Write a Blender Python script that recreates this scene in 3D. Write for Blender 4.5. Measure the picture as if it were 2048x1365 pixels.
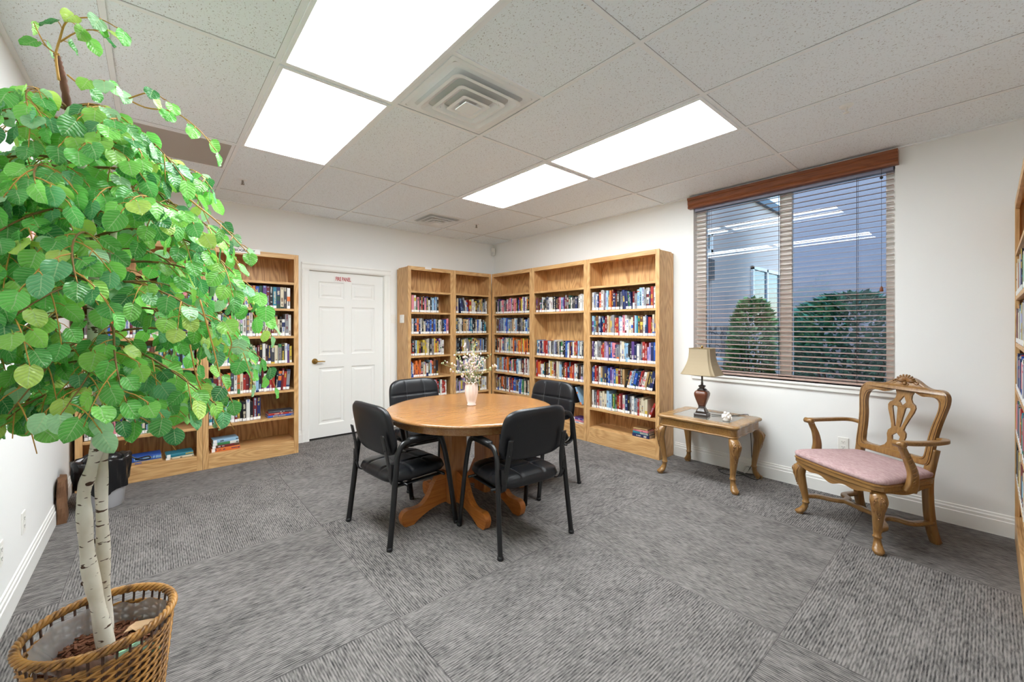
import bpy, math, random
from math import sin, cos, pi, radians as R, atan2, sqrt
from mathutils import Vector, Matrix
from mathutils.geometry import tessellate_polygon

S = bpy.context.scene
for _o in list(bpy.data.objects): bpy.data.objects.remove(_o)
COL = S.collection
CEIL = 2.74
# ------------------------------------------------------------------ camera, sky, exposure
YAW = atan2(1024-307, 828)
cam_d = bpy.data.cameras.new('camera'); cam = bpy.data.objects.new('camera', cam_d); COL.objects.link(cam)
cam.location = (0, 0, 1.39); cam.rotation_euler = (R(90), 0, -YAW)
cam_d.sensor_width = 36; cam_d.lens = 828/2048*36; cam_d.shift_y = -29.5/2048
cam_d.clip_start = .02
S.camera = cam
S.view_settings.view_transform = 'Standard'; S.view_settings.look = 'None'
S.view_settings.exposure = 0.0; S.view_settings.gamma = 1; S.view_settings.use_curve_mapping = False
LAMP_POWER = 24.5
SKY_POWER = 3.6
w = bpy.data.worlds.new('sky'); S.world = w; w.use_nodes = True
_nt = w.node_tree; _nt.nodes.clear()
_o = _nt.nodes.new('ShaderNodeOutputWorld'); _b = _nt.nodes.new('ShaderNodeBackground')
_s = _nt.nodes.new('ShaderNodeTexSky'); _s.sky_type = 'NISHITA'; _s.sun_disc = False
_s.sun_elevation = R(48); _s.sun_rotation = R(200); _s.air_density = 1.2; _s.dust_density = 1.0
_b.inputs['Strength'].default_value = SKY_POWER*.22
_nt.links.new(_s.outputs[0], _b.inputs[0]); _nt.links.new(_b.outputs[0], _o.inputs[0])

# ------------------------------------------------------------------ helpers
def lin(c):
    return tuple(((v/255)/12.92 if v/255 <= .04045 else ((v/255+.055)/1.055)**2.4) for v in c)

class MB:
    """collects geometry, then links it as one mesh object"""
    def __init__(s): s.v = []; s.f = []; s.mi = []; s.sm = []; s.col = []; s.uv = []
    def add(s, vs, fs, mi=0, smooth=False, col=None, M=None, uvs=None):
        n = len(s.v)
        for p in vs:
            p = Vector(p)
            if M is not None: p = M @ p
            s.v.append(p[:])
        for k, f in enumerate(fs):
            s.f.append(tuple(i+n for i in f)); s.mi.append(mi); s.sm.append(smooth)
            s.col.append(col[k] if isinstance(col, list) else col)
            s.uv.append([uvs[i] for i in f] if uvs else None)
    def box(s, a, b, mi=0, col=None, M=None):
        x0, y0, z0 = a; x1, y1, z1 = b
        s.add([(x0,y0,z0),(x1,y0,z0),(x1,y1,z0),(x0,y1,z0),(x0,y0,z1),(x1,y0,z1),(x1,y1,z1),(x0,y1,z1)],
              [(0,3,2,1),(4,5,6,7),(0,1,5,4),(1,2,6,5),(2,3,7,6),(3,0,4,7)], mi, False, col, M)
    def loft(s, rings, mi=0, smooth=True, col=None, M=None, caps=True, closed=False):
        n = len(rings[0]); vs = [p for r in rings for p in r]; fs = []
        m = len(rings)
        for i in range(m if closed else m-1):
            a = i*n; b = ((i+1) % m)*n
            for j in range(n):
                k = (j+1) % n
                fs.append((a+j, a+k, b+k, b+j))
        if caps and not closed:
            fs.append(tuple(range(n-1, -1, -1))); fs.append(tuple((m-1)*n+j for j in range(n)))
        s.add(vs, fs, mi, smooth, col, M)
    def lathe(s, prof, n=32, mi=0, M=None, col=None, smooth=True, caps=True, rfun=None):
        rings = []
        for r, z in prof:
            rings.append([((r*(rfun(2*pi*k/n, z) if rfun else 1))*cos(2*pi*k/n), (r*(rfun(2*pi*k/n, z) if rfun else 1))*sin(2*pi*k/n), z) for k in range(n)])
        s.loft(rings, mi, smooth, col, M, caps)
    def tube(s, pts, r, n=8, mi=0, M=None, col=None, ry=None, smooth=True, up=None, closed=False, square=False):
        """r: number or list; ry: second half-width (flat sections), up: reference normal"""
        pts = [Vector(p) for p in pts]; m = len(pts); rings = []
        ref = Vector(up) if up else None; prev = None
        for i, p in enumerate(pts):
            if closed: t = pts[(i+1) % m]-pts[i-1]
            else: t = pts[min(i+1, m-1)]-pts[max(i-1, 0)]
            t.normalize()
            if ref is not None: a = ref-t*ref.dot(t)
            elif prev is None:
                q = Vector((0,0,1)) if abs(t.z) < .9 else Vector((1,0,0)); a = q-t*q.dot(t)
            else: a = prev-t*prev.dot(t)
            if a.length < 1e-6: a = t.orthogonal()
            a.normalize(); prev = a; b = t.cross(a)
            ri = r[i] if isinstance(r, (list, tuple)) else r
            rj = (ry[i] if isinstance(ry, (list, tuple)) else ry) if ry is not None else ri
            ring = []
            for k in range(n):
                th = 2*pi*(k+.5)/n; c, d = cos(th), sin(th)
                if square:
                    e = .35; c = math.copysign(abs(c)**e, c); d = math.copysign(abs(d)**e, d)
                ring.append(tuple(p+a*(ri*c)+b*(rj*d)))
            rings.append(ring)
        s.loft(rings, mi, smooth, col, M, True, closed)
    def ball(s, c, r, n=10, mi=0, M=None, col=None):
        rx, ry, rz = r if isinstance(r, (tuple, list)) else (r, r, r)
        rings = []
        h = max(4, n//2+1)
        for i in range(h+1):
            th = -pi/2+pi*(.04+.92*i/h)
            rings.append([(c[0]+rx*cos(th)*cos(2*pi*k/n), c[1]+ry*cos(th)*sin(2*pi*k/n), c[2]+rz*sin(th)) for k in range(n)])
        s.loft(rings, mi, True, col, M)
    def prism(s, poly, y0, y1, mi=0, M=None, holes=(), col=None, smooth=False):
        """2-D outline in XZ, extruded along Y"""
        loops = [list(poly)]+[list(h) for h in holes]
        flat = [p for l in loops for p in l]
        tris = tessellate_polygon([[Vector((p[0], p[1], 0)) for p in l] for l in loops])
        n = len(flat)
        vs = [(p[0], y0, p[1]) for p in flat]+[(p[0], y1, p[1]) for p in flat]
        fs = []
        for a, b, c in tris: fs.append((a, b, c)); fs.append((c+n, b+n, a+n))
        o = 0
        for l in loops:
            m = len(l)
            for j in range(m): fs.append((o+j, o+(j+1) % m, n+o+(j+1) % m, n+o+j))
            o += m
        s.add(vs, fs, mi, smooth, col, M)
    def build(s, name, mat, parent=None, loc=(0,0,0), rz=0, bevel=0, seg=2, fix=True, subsurf=0, auto=True):
        me = bpy.data.meshes.new(name); me.from_pydata(s.v, [], s.f)
        for m in (mat if isinstance(mat, (list, tuple)) else [mat]): me.materials.append(m)
        me.polygons.foreach_set('material_index', s.mi); me.polygons.foreach_set('use_smooth', s.sm)
        if any(c is not None for c in s.col):
            at = me.color_attributes.new('Col', 'FLOAT_COLOR', 'CORNER'); data = []
            for f, c in zip(s.f, s.col):
                c = c or (.5,.5,.5); data += [c[0], c[1], c[2], 1]*len(f)
            at.data.foreach_set('color', data)
        if any(u is not None for u in s.uv):
            ul = me.uv_layers.new(name='UVMap'); data = []
            for f, u in zip(s.f, s.uv):
                for i in range(len(f)): data += list(u[i]) if u else [0, 0]
            ul.data.foreach_set('uv', data)
        if fix:
            import bmesh
            bm = bmesh.new(); bm.from_mesh(me); bmesh.ops.recalc_face_normals(bm, faces=bm.faces); bm.to_mesh(me); bm.free()
        me.update()
        o = bpy.data.objects.new(name, me); COL.objects.link(o)
        o.location = loc; o.rotation_euler = (0, 0, rz)
        if parent: o.parent = parent
        if bevel:
            b = o.modifiers.new('bevel', 'BEVEL'); b.width = bevel; b.segments = seg; b.limit_method = 'ANGLE'; b.angle_limit = R(40)
            b.harden_normals = False
        if subsurf:
            q = o.modifiers.new('sub', 'SUBSURF'); q.levels = subsurf; q.render_levels = subsurf
        return o

def tag(o, label=None, cat=None, group=None, kind=None):
    if label: o['label'] = label
    if cat: o['category'] = cat
    if group: o['group'] = group
    if kind: o['kind'] = kind
    return o
def thing(name, label, cat, loc=(0,0,0), rz=0, group=None):
    o = bpy.data.objects.new(name, None); COL.objects.link(o); o.empty_display_size = .1
    o.location = loc; o.rotation_euler = (0, 0, rz)
    return tag(o, label, cat, group)
def struct(o): o['kind'] = 'structure'; return o
def copy_tree(o, parent=None):
    c = o.copy(); COL.objects.link(c)
    if parent: c.parent = parent
    for ch in [q for q in bpy.data.objects if q.parent == o]: copy_tree(ch, c)
    return c
def spl(pts, n=6, closed=False):
    """Catmull-Rom through points"""
    P = [Vector(p) for p in pts]; out = []; m = len(P)
    rng = range(m) if closed else range(m-1)
    for i in rng:
        if closed: p0, p1, p2, p3 = P[i-1], P[i], P[(i+1) % m], P[(i+2) % m]
        else: p0, p1, p2, p3 = P[max(i-1,0)], P[i], P[i+1], P[min(i+2, m-1)]
        for k in range(n):
            t = k/n
            out.append(.5*((2*p1)+(p2-p0)*t+(2*p0-5*p1+4*p2-p3)*t*t+(3*p1-p0-3*p2+p3)*t**3))
    if not closed: out.append(P[-1])
    return out
def lerp(a, b, t): return a+(b-a)*t

# ------------------------------------------------------------------ materials
def newmat(name):
    m = bpy.data.materials.new(name); m.use_nodes = True; nt = m.node_tree
    return m, nt, nt.nodes['Principled BSDF'], nt.nodes, nt.links
def plain(name, rgb, rough=.5, metal=0, spec=.5, coat=0, bump=0, bscale=60, var=0):
    m, nt, b, N, L = newmat(name); c = lin(rgb)+(1,)
    b.inputs['Base Color'].default_value = c; b.inputs['Roughness'].default_value = rough
    b.inputs['Metallic'].default_value = metal; b.inputs['Specular IOR Level'].default_value = spec
    b.inputs['Coat Weight'].default_value = coat
    if bump or var:
        tc = N.new('ShaderNodeTexCoord'); n = N.new('ShaderNodeTexNoise'); n.inputs['Scale'].default_value = bscale; n.inputs['Detail'].default_value = 4
        L.new(tc.outputs['Object'], n.inputs['Vector'])
        if bump:
            bp = N.new('ShaderNodeBump'); bp.inputs['Strength'].default_value = bump; bp.inputs['Distance'].default_value = .002
            L.new(n.outputs[0], bp.inputs['Height']); L.new(bp.outputs[0], b.inputs['Normal'])
        if var:
            mx = N.new('ShaderNodeMix'); mx.data_type = 'RGBA'; mx.inputs[6].default_value = tuple(v*(1-var) for v in c[:3])+(1,); mx.inputs[7].default_value = tuple(min(1, v*(1+var)) for v in c[:3])+(1,)
            L.new(n.outputs[0], mx.inputs[0]); L.new(mx.outputs[2], b.inputs['Base Color'])
    return m
def wood(name, dark, light, axis='Z', rough=.42, fine=1.0, coat=.0, cathedral=.5, spec=.5):
    m, nt, b, N, L = newmat(name)
    tc = N.new('ShaderNodeTexCoord'); oi = N.new('ShaderNodeObjectInfo')
    off = N.new('ShaderNodeVectorMath'); off.operation = 'SCALE'; off.inputs[3].default_value = 7.0
    cmb = N.new('ShaderNodeCombineXYZ')
    for i in range(3): L.new(oi.outputs['Random'], cmb.inputs[i])
    L.new(cmb.outputs[0], off.inputs[0])
    add = N.new('ShaderNodeVectorMath'); add.operation = 'ADD'
    L.new(tc.outputs['Object'], add.inputs[0]); L.new(off.outputs[0], add.inputs[1])
    def mp(a, c):
        q = N.new('ShaderNodeMapping'); L.new(add.outputs[0], q.inputs['Vector'])
        sc = [c, c, c]; sc['XYZ'.index(axis)] = a
        q.inputs['Scale'].default_value = sc; return q
    m1 = mp(1.1, 5.5); n1 = N.new('ShaderNodeTexNoise'); n1.inputs['Scale'].default_value = 1.0; n1.inputs['Detail'].default_value = 1.5; L.new(m1.outputs[0], n1.inputs['Vector'])
    ml = N.new('ShaderNodeMath'); ml.operation = 'MULTIPLY'; ml.inputs[1].default_value = 16*fine; L.new(n1.outputs[0], ml.inputs[0])
    fr = N.new('ShaderNodeMath'); fr.operation = 'PINGPONG'; fr.inputs[1].default_value = .5; L.new(ml.outputs[0], fr.inputs[0])
    m2 = mp(5, 190*fine); n2 = N.new('ShaderNodeTexNoise'); n2.inputs['Scale'].default_value = 1.0; n2.inputs['Detail'].default_value = 3; L.new(m2.outputs[0], n2.inputs['Vector'])
    a1 = N.new('ShaderNodeMath'); a1.operation = 'MULTIPLY'; a1.inputs[1].default_value = cathedral; L.new(fr.outputs[0], a1.inputs[0])
    a2 = N.new('ShaderNodeMath'); a2.operation = 'MULTIPLY_ADD'; a2.inputs[1].default_value = .9; L.new(n2.outputs[0], a2.inputs[0]); L.new(a1.outputs[0], a2.inputs[2])
    cr = N.new('ShaderNodeValToRGB'); cr.color_ramp.elements[0].position = .3; cr.color_ramp.elements[1].position = .78
    cr.color_ramp.elements[0].color = lin(dark)+(1,); cr.color_ramp.elements[1].color = lin(light)+(1,)
    L.new(a2.outputs[0], cr.inputs[0]); L.new(cr.outputs[0], b.inputs['Base Color'])
    b.inputs['Roughness'].default_value = rough; b.inputs['Coat Weight'].default_value = coat; b.inputs['Coat Roughness'].default_value = .15
    b.inputs['Specular IOR Level'].default_value = spec
    bp = N.new('ShaderNodeBump'); bp.inputs['Strength'].default_value = .08; bp.inputs['Distance'].default_value = .001
    L.new(n2.outputs[0], bp.inputs['Height']); L.new(bp.outputs[0], b.inputs['Normal'])
    return m
def attr_mat(name, rough=.5, spec=.4, trans=0, noise=0):
    m, nt, b, N, L = newmat(name); a = N.new('ShaderNodeAttribute'); a.attribute_name = 'Col'
    L.new(a.outputs['Color'], b.inputs['Base Color']); b.inputs['Roughness'].default_value = rough; b.inputs['Specular IOR Level'].default_value = spec
    return m

M_wall = plain('painted wall', (241,241,239), .75, bump=.12, bscale=90)
M_trimw = plain('white trim paint', (240,239,235), .4)
M_doorw = plain('white door paint', (236,235,231), .42)
M_white = plain('white plastic', (238,236,230), .35)
M_vent = plain('vent enamel', (240,242,242), .45)
M_tbar = plain("ceiling grid enamel", (243,245,246), .45)
M_gap = plain('shadow gap', (150,145,140), .8)
OD, OL = (174,126,74), (218,176,122)
M_oakZ = wood('oak upright', OD, OL, 'Z'); M_oakX = wood('oak lengthwise', OD, OL, 'X')
M_oakB = wood('oak veneer back', (164,112,64), (220,176,120), 'Z', fine=.8, cathedral=.8)
M_oakY = wood('oak in depth', OD, OL, 'Y')
M_tabX = wood('golden oak table', (142,92,48), (170,127,79), 'X', rough=.24, coat=.3, cathedral=.22, fine=.7)
M_tabZ = wood('golden oak pedestal', (158,96,44), (188,126,68), 'Z', rough=.35, coat=.2)
M_tabF = wood('golden oak foot', (160,88,32), (188,116,52), 'X', rough=.35, coat=.2)
M_fruitZ = wood('antique fruitwood', (126,88,44), (160,120,68), 'Z', rough=.3, coat=.3, cathedral=.15, fine=.5)
M_fruitX = wood('antique fruitwood long', (126,88,44), (160,120,68), 'X', rough=.3, coat=.3, cathedral=.15, fine=.5)
M_carv = plain('glazed carving', (134,94,52), .35, coat=.3, var=.45, bscale=120)
M_groove = plain('dark wood groove', (84,50,24), .5)
M_leather = plain('black vinyl', (19,20,24), .36, spec=.5, bump=.25, bscale=260)
M_seam = plain('vinyl stitching', (92,92,96), .6)
M_blackm = plain('black powder coated steel', (20,20,21), .32, spec=.6)
M_blackp = plain('black plastic', (22,22,24), .45)
M_valance = wood('walnut valance', (112,58,28), (158,92,52), 'Y', rough=.4, cathedral=.3)
M_slat = plain('blind slat', (186,158,146), .5)
M_cord = plain('blind cord', (70,62,62), .8)
M_brass = plain('antique brass', (176,140,78), .28, metal=1)
M_blackrub = plain('black rubber cord', (18,18,18), .5)
M_ceramic = plain('white ceramic', (244,238,232), .18, coat=.5)
M_shade = plain('linen lamp shade', (166,149,122), .85, bump=.3, bscale=400)
M_piping = plain('shade piping', (150,132,100), .8)
M_lampb = plain('bronze lamp body', (52,38,32), .3, coat=.4)
M_lampr = plain('red brown lamp panel', (104,58,38), .32, coat=.4, var=.35, bscale=40)
M_paper = plain('page block', (226,216,196), .9)
M_sticker = plain('spine sticker', (238,238,236), .6)
M_book = attr_mat('printed book cover', .45, .45)
M_red = plain('red letters', (176,36,44), .5)
M_blk = plain('black letters', (30,30,32), .5)
M_signw = plain('white sign', (236,232,228), .5)
M_outlet_slot = plain('outlet slot', (60,58,54), .6)

def emit(name, rgb, s):
    m = bpy.data.materials.new(name); m.use_nodes = True; nt = m.node_tree; nt.nodes.clear()
    o = nt.nodes.new('ShaderNodeOutputMaterial'); e = nt.nodes.new('ShaderNodeEmission')
    e.inputs[0].default_value = rgb+(1,); e.inputs[1].default_value = s; nt.links.new(e.outputs[0], o.inputs[0]); return m
M_diff = emit('lit diffuser', (.945, 1.0, 1.025), LAMP_POWER)

def glass_mat(name, tint, ior=1.45, rough=0.0):
    m = bpy.data.materials.new(name); m.use_nodes = True; nt = m.node_tree; nt.nodes.clear(); N = nt.nodes; L = nt.links
    o = N.new('ShaderNodeOutputMaterial'); t = N.new('ShaderNodeBsdfTransparent'); g = N.new('ShaderNodeBsdfGlossy'); f = N.new('ShaderNodeFresnel'); mx = N.new('ShaderNodeMixShader')
    t.inputs[0].default_value = tint+(1,); g.inputs['Roughness'].default_value = rough; f.inputs[0].default_value = ior
    L.new(f.outputs[0], mx.inputs[0]); L.new(t.outputs[0], mx.inputs[1]); L.new(g.outputs[0], mx.inputs[2]); L.new(mx.outputs[0], o.inputs[0]); return m
M_glass = glass_mat('window glass', (.80,.88,.93), 1.5)

def carpet_mat():
    m, nt, b, N, L = newmat('quarter turned carpet tile')
    tc = N.new('ShaderNodeTexCoord'); sp = N.new('ShaderNodeSeparateXYZ'); L.new(tc.outputs['Object'], sp.inputs[0])
    def M(op, a, b_=None, c=None):
        q = N.new('ShaderNodeMath'); q.operation = op
        for i, x in enumerate((a, b_, c)):
            if x is None: continue
            if isinstance(x, (int, float)): q.inputs[i].default_value = x
            else: L.new(x, q.inputs[i])
        return q.outputs[0]
    X, Y = sp.outputs[0], sp.outputs[1]
    u = M('DIVIDE', M('SUBTRACT', X, .885), 1.243); v = M('DIVIDE', M('SUBTRACT', Y, .62), 1.222)
    iu, iv = M('FLOOR', u), M('FLOOR', v)
    par = M('FLOORED_MODULO', M('ADD', iu, iv), 2)          # 1 -> ribs along Y
    def mixf(a, b_):  # par ? b : a
        return M('ADD', M('MULTIPLY', a, M('SUBTRACT', 1, par)), M('MULTIPLY', b_, par))
    al = mixf(X, Y); ac = mixf(Y, X)
    rnd = M('FRACT', M('MULTIPLY', M('SINE', M('ADD', M('MULTIPLY', iu, 12.99), M('MULTIPLY', iv, 78.2))), 437.5))
    def noise(sa, sc, det=2, sh=0):
        c = N.new('ShaderNodeCombineXYZ'); L.new(M('MULTIPLY', al, sa), c.inputs[0]); L.new(M('MULTIPLY', ac, sc), c.inputs[1]); L.new(M('ADD', M('MULTIPLY', rnd, 31), sh), c.inputs[2])
        n = N.new('ShaderNodeTexNoise'); n.inputs['Scale'].default_value = 1; n.inputs['Detail'].default_value = det; L.new(c.outputs[0], n.inputs['Vector']); return n.outputs[0]
    rib = M('SINE', M('MULTIPLY', ac, 2*pi/.0112))
    dash = noise(24, 150, 2)
    patch = noise(5, 9, 3, 5)
    pile = N.new('ShaderNodeTexNoise'); pile.inputs['Scale'].default_value = 420; pile.inputs['Detail'].default_value = 2; L.new(tc.outputs['Object'], pile.inputs['Vector'])
    h = M('ADD', M('MULTIPLY', M('SUBTRACT', dash, .5), 3.4), M('MULTIPLY', rib, .42))
    h = M('ADD', h, M('MULTIPLY', M('SUBTRACT', patch, .5), 1.2)); h = M('ADD', h, M('MULTIPLY', M('SUBTRACT', pile.outputs[0], .5), 1.3))
    val = M('ADD', M('MULTIPLY', h, .5), .62)
    cr = N.new('ShaderNodeValToRGB'); e = cr.color_ramp.elements
    e[0].position = 0; e[0].color = lin((40,39,41))+(1,); e[1].position = 1; e[1].color = lin((140,135,132))+(1,)
    q = e.new(.45); q.color = lin((98,95,93))+(1,)
    L.new(val, cr.inputs[0])
    eu = M('PINGPONG', u, .5); ev = M('PINGPONG', v, .5)
    seam = M('LESS_THAN', M('MINIMUM', eu, ev), .0016)
    mx = N.new('ShaderNodeMix'); mx.data_type = 'RGBA'; mx.inputs[7].default_value = lin((70,66,66))+(1,)
    L.new(M('MULTIPLY', seam, .6), mx.inputs[0]); L.new(cr.outputs[0], mx.inputs[6]); L.new(mx.outputs[2], b.inputs['Base Color'])
    b.inputs['Roughness'].default_value = .95; b.inputs['Specular IOR Level'].default_value = .1
    bp = N.new('ShaderNodeBump'); bp.inputs['Strength'].default_value = .5; bp.inputs['Distance'].default_value = .003
    L.new(val, bp.inputs['Height']); L.new(bp.outputs[0], b.inputs['Normal']); return m
M_carpet = carpet_mat()

def tile_mat():
    m, nt, b, N, L = newmat('fissured ceiling tile')
    tc = N.new('ShaderNodeTexCoord')
    mp = N.new('ShaderNodeMapping'); mp.inputs['Scale'].default_value = (170, 100, 1); L.new(tc.outputs['Object'], mp.inputs['Vector'])
    n = N.new('ShaderNodeTexNoise'); n.inputs['Scale'].default_value = 1; n.inputs['Detail'].default_value = 2; n.inputs['Roughness'].default_value = .7; L.new(mp.outputs[0], n.inputs['Vector'])
    cr = N.new('ShaderNodeValToRGB'); e = cr.color_ramp.elements
    e[0].position = .32; e[0].color = lin((176,170,166))+(1,); e[1].position = .39; e[1].color = lin((242,248,252))+(1,)
    L.new(n.outputs[0], cr.inputs[0]); L.new(cr.outputs[0], b.inputs['Base Color']); b.inputs['Roughness'].default_value = .9; b.inputs['Specular IOR Level'].default_value = .15
    bp = N.new('ShaderNodeBump'); bp.inputs['Strength'].default_value = .35; bp.inputs['Distance'].default_value = .002
    L.new(cr.outputs[0], bp.inputs['Height']); L.new(bp.outputs[0], b.inputs['Normal']); return m
M_tile = tile_mat()

# ------------------------------------------------------------------ room shell
XL, XR, YB, YF = -.53, 4.26, 5.385, -1.5
PX, PY = 2.3, -.45                     # short wall behind the right-hand bookcase
q = MB(); q.box((XL-.2, YF-.2, -.12), (XR+.24, YB+.2, 0)); struct(q.build('floor', M_carpet))
q = MB(); q.box((XL-.2, YF-.2, CEIL), (XR+.24, YB+.2, CEIL+.1)); struct(q.build('ceiling', M_tile))
q = MB(); q.box((XL-.15, YF-.15, 0), (XL, YB+.15, CEIL)); struct(q.build('wall_left', M_wall))
# back wall with the door opening
DX0, DX1, DZ = 1.42, 2.37, 2.075
q = MB(); q.box((XL, YB, 0), (DX0, YB+.15, CEIL)); q.box((DX1, YB, 0), (XR, YB+.15, CEIL)); q.box((DX0, YB, DZ), (DX1, YB+.15, CEIL)); struct(q.build('wall_back', M_wall))
WY0, WY1, WZ0, WZ1 = .473, 2.026, .905, 2.64
q = MB()
q.box((XR, YF-.15, 0), (XR+.22, WY0, CEIL)); q.box((XR, WY1, 0), (XR+.22, YB+.15, CEIL))
q.box((XR, WY0, 0), (XR+.22, WY1, WZ0)); q.box((XR, WY0, WZ1), (XR+.22, WY1, CEIL)); struct(q.build('wall_right', M_wall))
q = MB(); q.box((XL, YF-.15, 0), (PX, YF, CEIL)); q.box((PX, YF-.15, 0), (XR, PY, CEIL)); struct(q.build('wall_front', M_wall))

# suspended ceiling grid
GX = [-.165+.6415*i for i in range(8)]
GY = [5.385-.455-1.28*i for i in range(6)]
GX = [-.165, .475, 1.105, 1.745, 2.41, 3.03, 3.69]; GY = [-1.47+.0, -.19, 1.09, 2.365, 3.65, 4.93]
q = MB(); t = .012
for x in GX: q.box((x-t, YF, CEIL-.006), (x+t, YB, CEIL))
for y in GY[1:]: q.box((XL, y-t, CEIL-.0055), (XR, y+t, CEIL))
q.box((1.105, 1.728-t, CEIL-.0055), (1.745, 1.728+t, CEIL))
q.box((XL, YF, CEIL-.008), (XL+.022, YB, CEIL)); q.box((XR-.022, YF, CEIL-.008), (XR, YB, CEIL)); q.box((XL, YB-.022, CEIL-.008), (XR, YB, CEIL))
g = .0016
for x in GX: q.box((x-t-g, YF, CEIL-.0015), (x-t, YB, CEIL), 1)
for y in GY[1:]: q.box((XL, y-t-g, CEIL-.0015), (XR, y-t, CEIL), 1)
struct(q.build('trim_1', [M_tbar, M_gap]))

# baseboards
def base_prof(M, L_):
    q = MB(); prof = [(0,0),(.016,0),(.016,.095),(.012,.1),(.012,.118),(.007,.126),(.006,.138),(0,.142)]
    q.loft([[(0,)+p for p in prof], [(L_,)+p for p in prof]], smooth=False, M=M); return q
def baseboard(name, p0, p1):
    p0, p1 = Vector(p0), Vector(p1); d = p1-p0; L_ = d.length
    M = Matrix.Translation((p0.x, p0.y, 0)) @ Matrix.Rotation(atan2(d.y, d.x), 4, 'Z')
    struct(base_prof(M, L_).build(name, M_trimw))
def bb(name, a, b):   # a -> b with room on the left-hand side
    baseboard(name, a, b)
bb('baseboard_left', (XL, YB), (XL, YF)); bb('baseboard_right', (XR, PY), (XR, 2.225))
bb('baseboard_back', (1.345, YB), (1.215, YB))

# ------------------------------------------------------------------ ceiling light panels
def panel(x0, y0, label):
    x1 = {0.475:1.105, 2.41:3.03}[x0]; y1 = y0+1.28
    cx, cy = (x0+x1)/2, (y0+y1)/2; hw, hl = (x1-x0)/2-.013, .64-.013
    t_ = thing('ceiling_light', label, 'ceiling light', (cx, cy, CEIL), 0, 'ceiling light panels')
    q = MB(); f = .022
    for a, b in (((-hw,-hl,-.012),(-hw+f,hl,0)), ((hw-f,-hl,-.012),(hw,hl,0)), ((-hw+f,-hl,-.012),(hw-f,-hl+f,0)), ((-hw+f,hl-f,-.012),(hw-f,hl,0))): q.box(a, b)
    q.build('light_frame', M_tbar, t_, bevel=.002)
    q = MB(); q.box((-hw+f,-hl+f,-.007), (hw-f,hl-f,-.001)); q.build('diffuser', M_diff, t_)
panel(.475, 1.09, 'bright ceiling light panel nearest the camera, cut off by the top of the picture')
panel(.475, 2.37, 'square looking lit ceiling panel above the door side, behind the nearest light')
panel(2.41, 1.09, 'long lit ceiling panel nearest the window')
panel(2.41, 2.37, 'smallest looking lit ceiling panel, above the corner bookcases')

# ------------------------------------------------------------------ square ceiling diffusers
def sq_ring(q, s0, z0, s1, z1, th=.003, mi=0, r=.18):
    def ring(s, z):
        out = []; n = 5; c = s*(1-r)
        for k, (sx, sy) in enumerate(((1,1),(-1,1),(-1,-1),(1,-1))):
            for j in range(n+1):
                a = pi/2*k+pi/2*j/n; out.append((sx*c+s*r*cos(a), sy*c+s*r*sin(a), z))
        return out
    q.loft([ring(s0, z0), ring(s1, z1), ring(s1-.001, z1+th), ring(s0-.004, z0+th)], mi=mi, smooth=False, caps=False, closed=True)
def vent(cx, cy, label, hs=.3):
    t_ = thing('ceiling_vent', label, 'air vent', (cx, cy, CEIL), 0, None)
    k = hs/.3
    q = MB(); sq_ring(q, .30*k, -.003, .275*k, -.006, r=.04); sq_ring(q, .275*k, -.006, .23*k, -.0015, r=.1)
    q.box((-.29*k,-.29*k,-.0022), (.29*k,.29*k,-.0004), 1); q.build('outer_flange', [M_vent, plain('vent throat', (214,214,212), .6)], t_)
    for s, z in ((.235, -.030), (.165, -.036), (.098, -.042)):
        q = MB(); sq_ring(q, s*k, z, (s-.02)*k, z-.001); sq_ring(q, (s-.02)*k, z-.001, (s-.055)*k, z+.022)
        q.build('louvre_ring', M_vent, t_)
    q = MB(); q.box((-.056*k,-.056*k,-.05), (.056*k,.056*k,-.044)); q.lathe([(.004,-.052),(.004,-.049)], 10); q.build('centre_plate', M_vent, t_, bevel=.004)
    for a in range(5):
        hx_, hy_ = (0, 0) if a == 4 else (.17*k*cos(a*pi/2+.78), .17*k*sin(a*pi/2+.78))
        q = MB(); q.box((hx_-.002, hy_-.002, -.046 if a == 4 else -.034), (hx_+.002, hy_+.002, -.002)); q.build('hanger', M_vent, t_)
vent(1.425, 2.046, 'large square louvred ceiling vent between the two rows of light panels', .3)
vent(2.72, 4.60, 'small looking square ceiling vent in front of the door wall near the corner', .27)
# perforated return grille
t_ = thing('return_grille', 'grey perforated ceiling return grille partly behind the tree', 'air vent', (.15, 3.97, CEIL))
q = MB(); q.box((-.3,-.31,-.006), (.3,.31,-.001)); 
m, nt, b, N, L = newmat('perforated grille')
tc = N.new('ShaderNodeTexCoord'); wv = N.new('ShaderNodeTexVoronoi'); wv.inputs['Scale'].default_value = 90; wv.inputs['Randomness'].default_value = 0
L.new(tc.outputs['Object'], wv.inputs['Vector']); cr = N.new('ShaderNodeValToRGB'); cr.color_ramp.elements[0].position = .3; cr.color_ramp.elements[1].position = .42
cr.color_ramp.elements[0].color = lin((92,84,76))+(1,); cr.color_ramp.elements[1].color = lin((178,170,160))+(1,)
L.new(wv.outputs['Distance'], cr.inputs[0]); L.new(cr.outputs[0], b.inputs['Base Color']); q.build('perforated_plate', m, t_)
q = MB()
for a, c in (((-.31,-.31,-.009),(-.29,.31,0)), ((.29,-.31,-.009),(.31,.31,0)), ((-.29,-.31,-.009),(.29,-.29,0)), ((-.29,.29,-.009),(.29,.31,0))): q.box(a, c)
q.build('grille_frame', M_tbar, t_)
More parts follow.
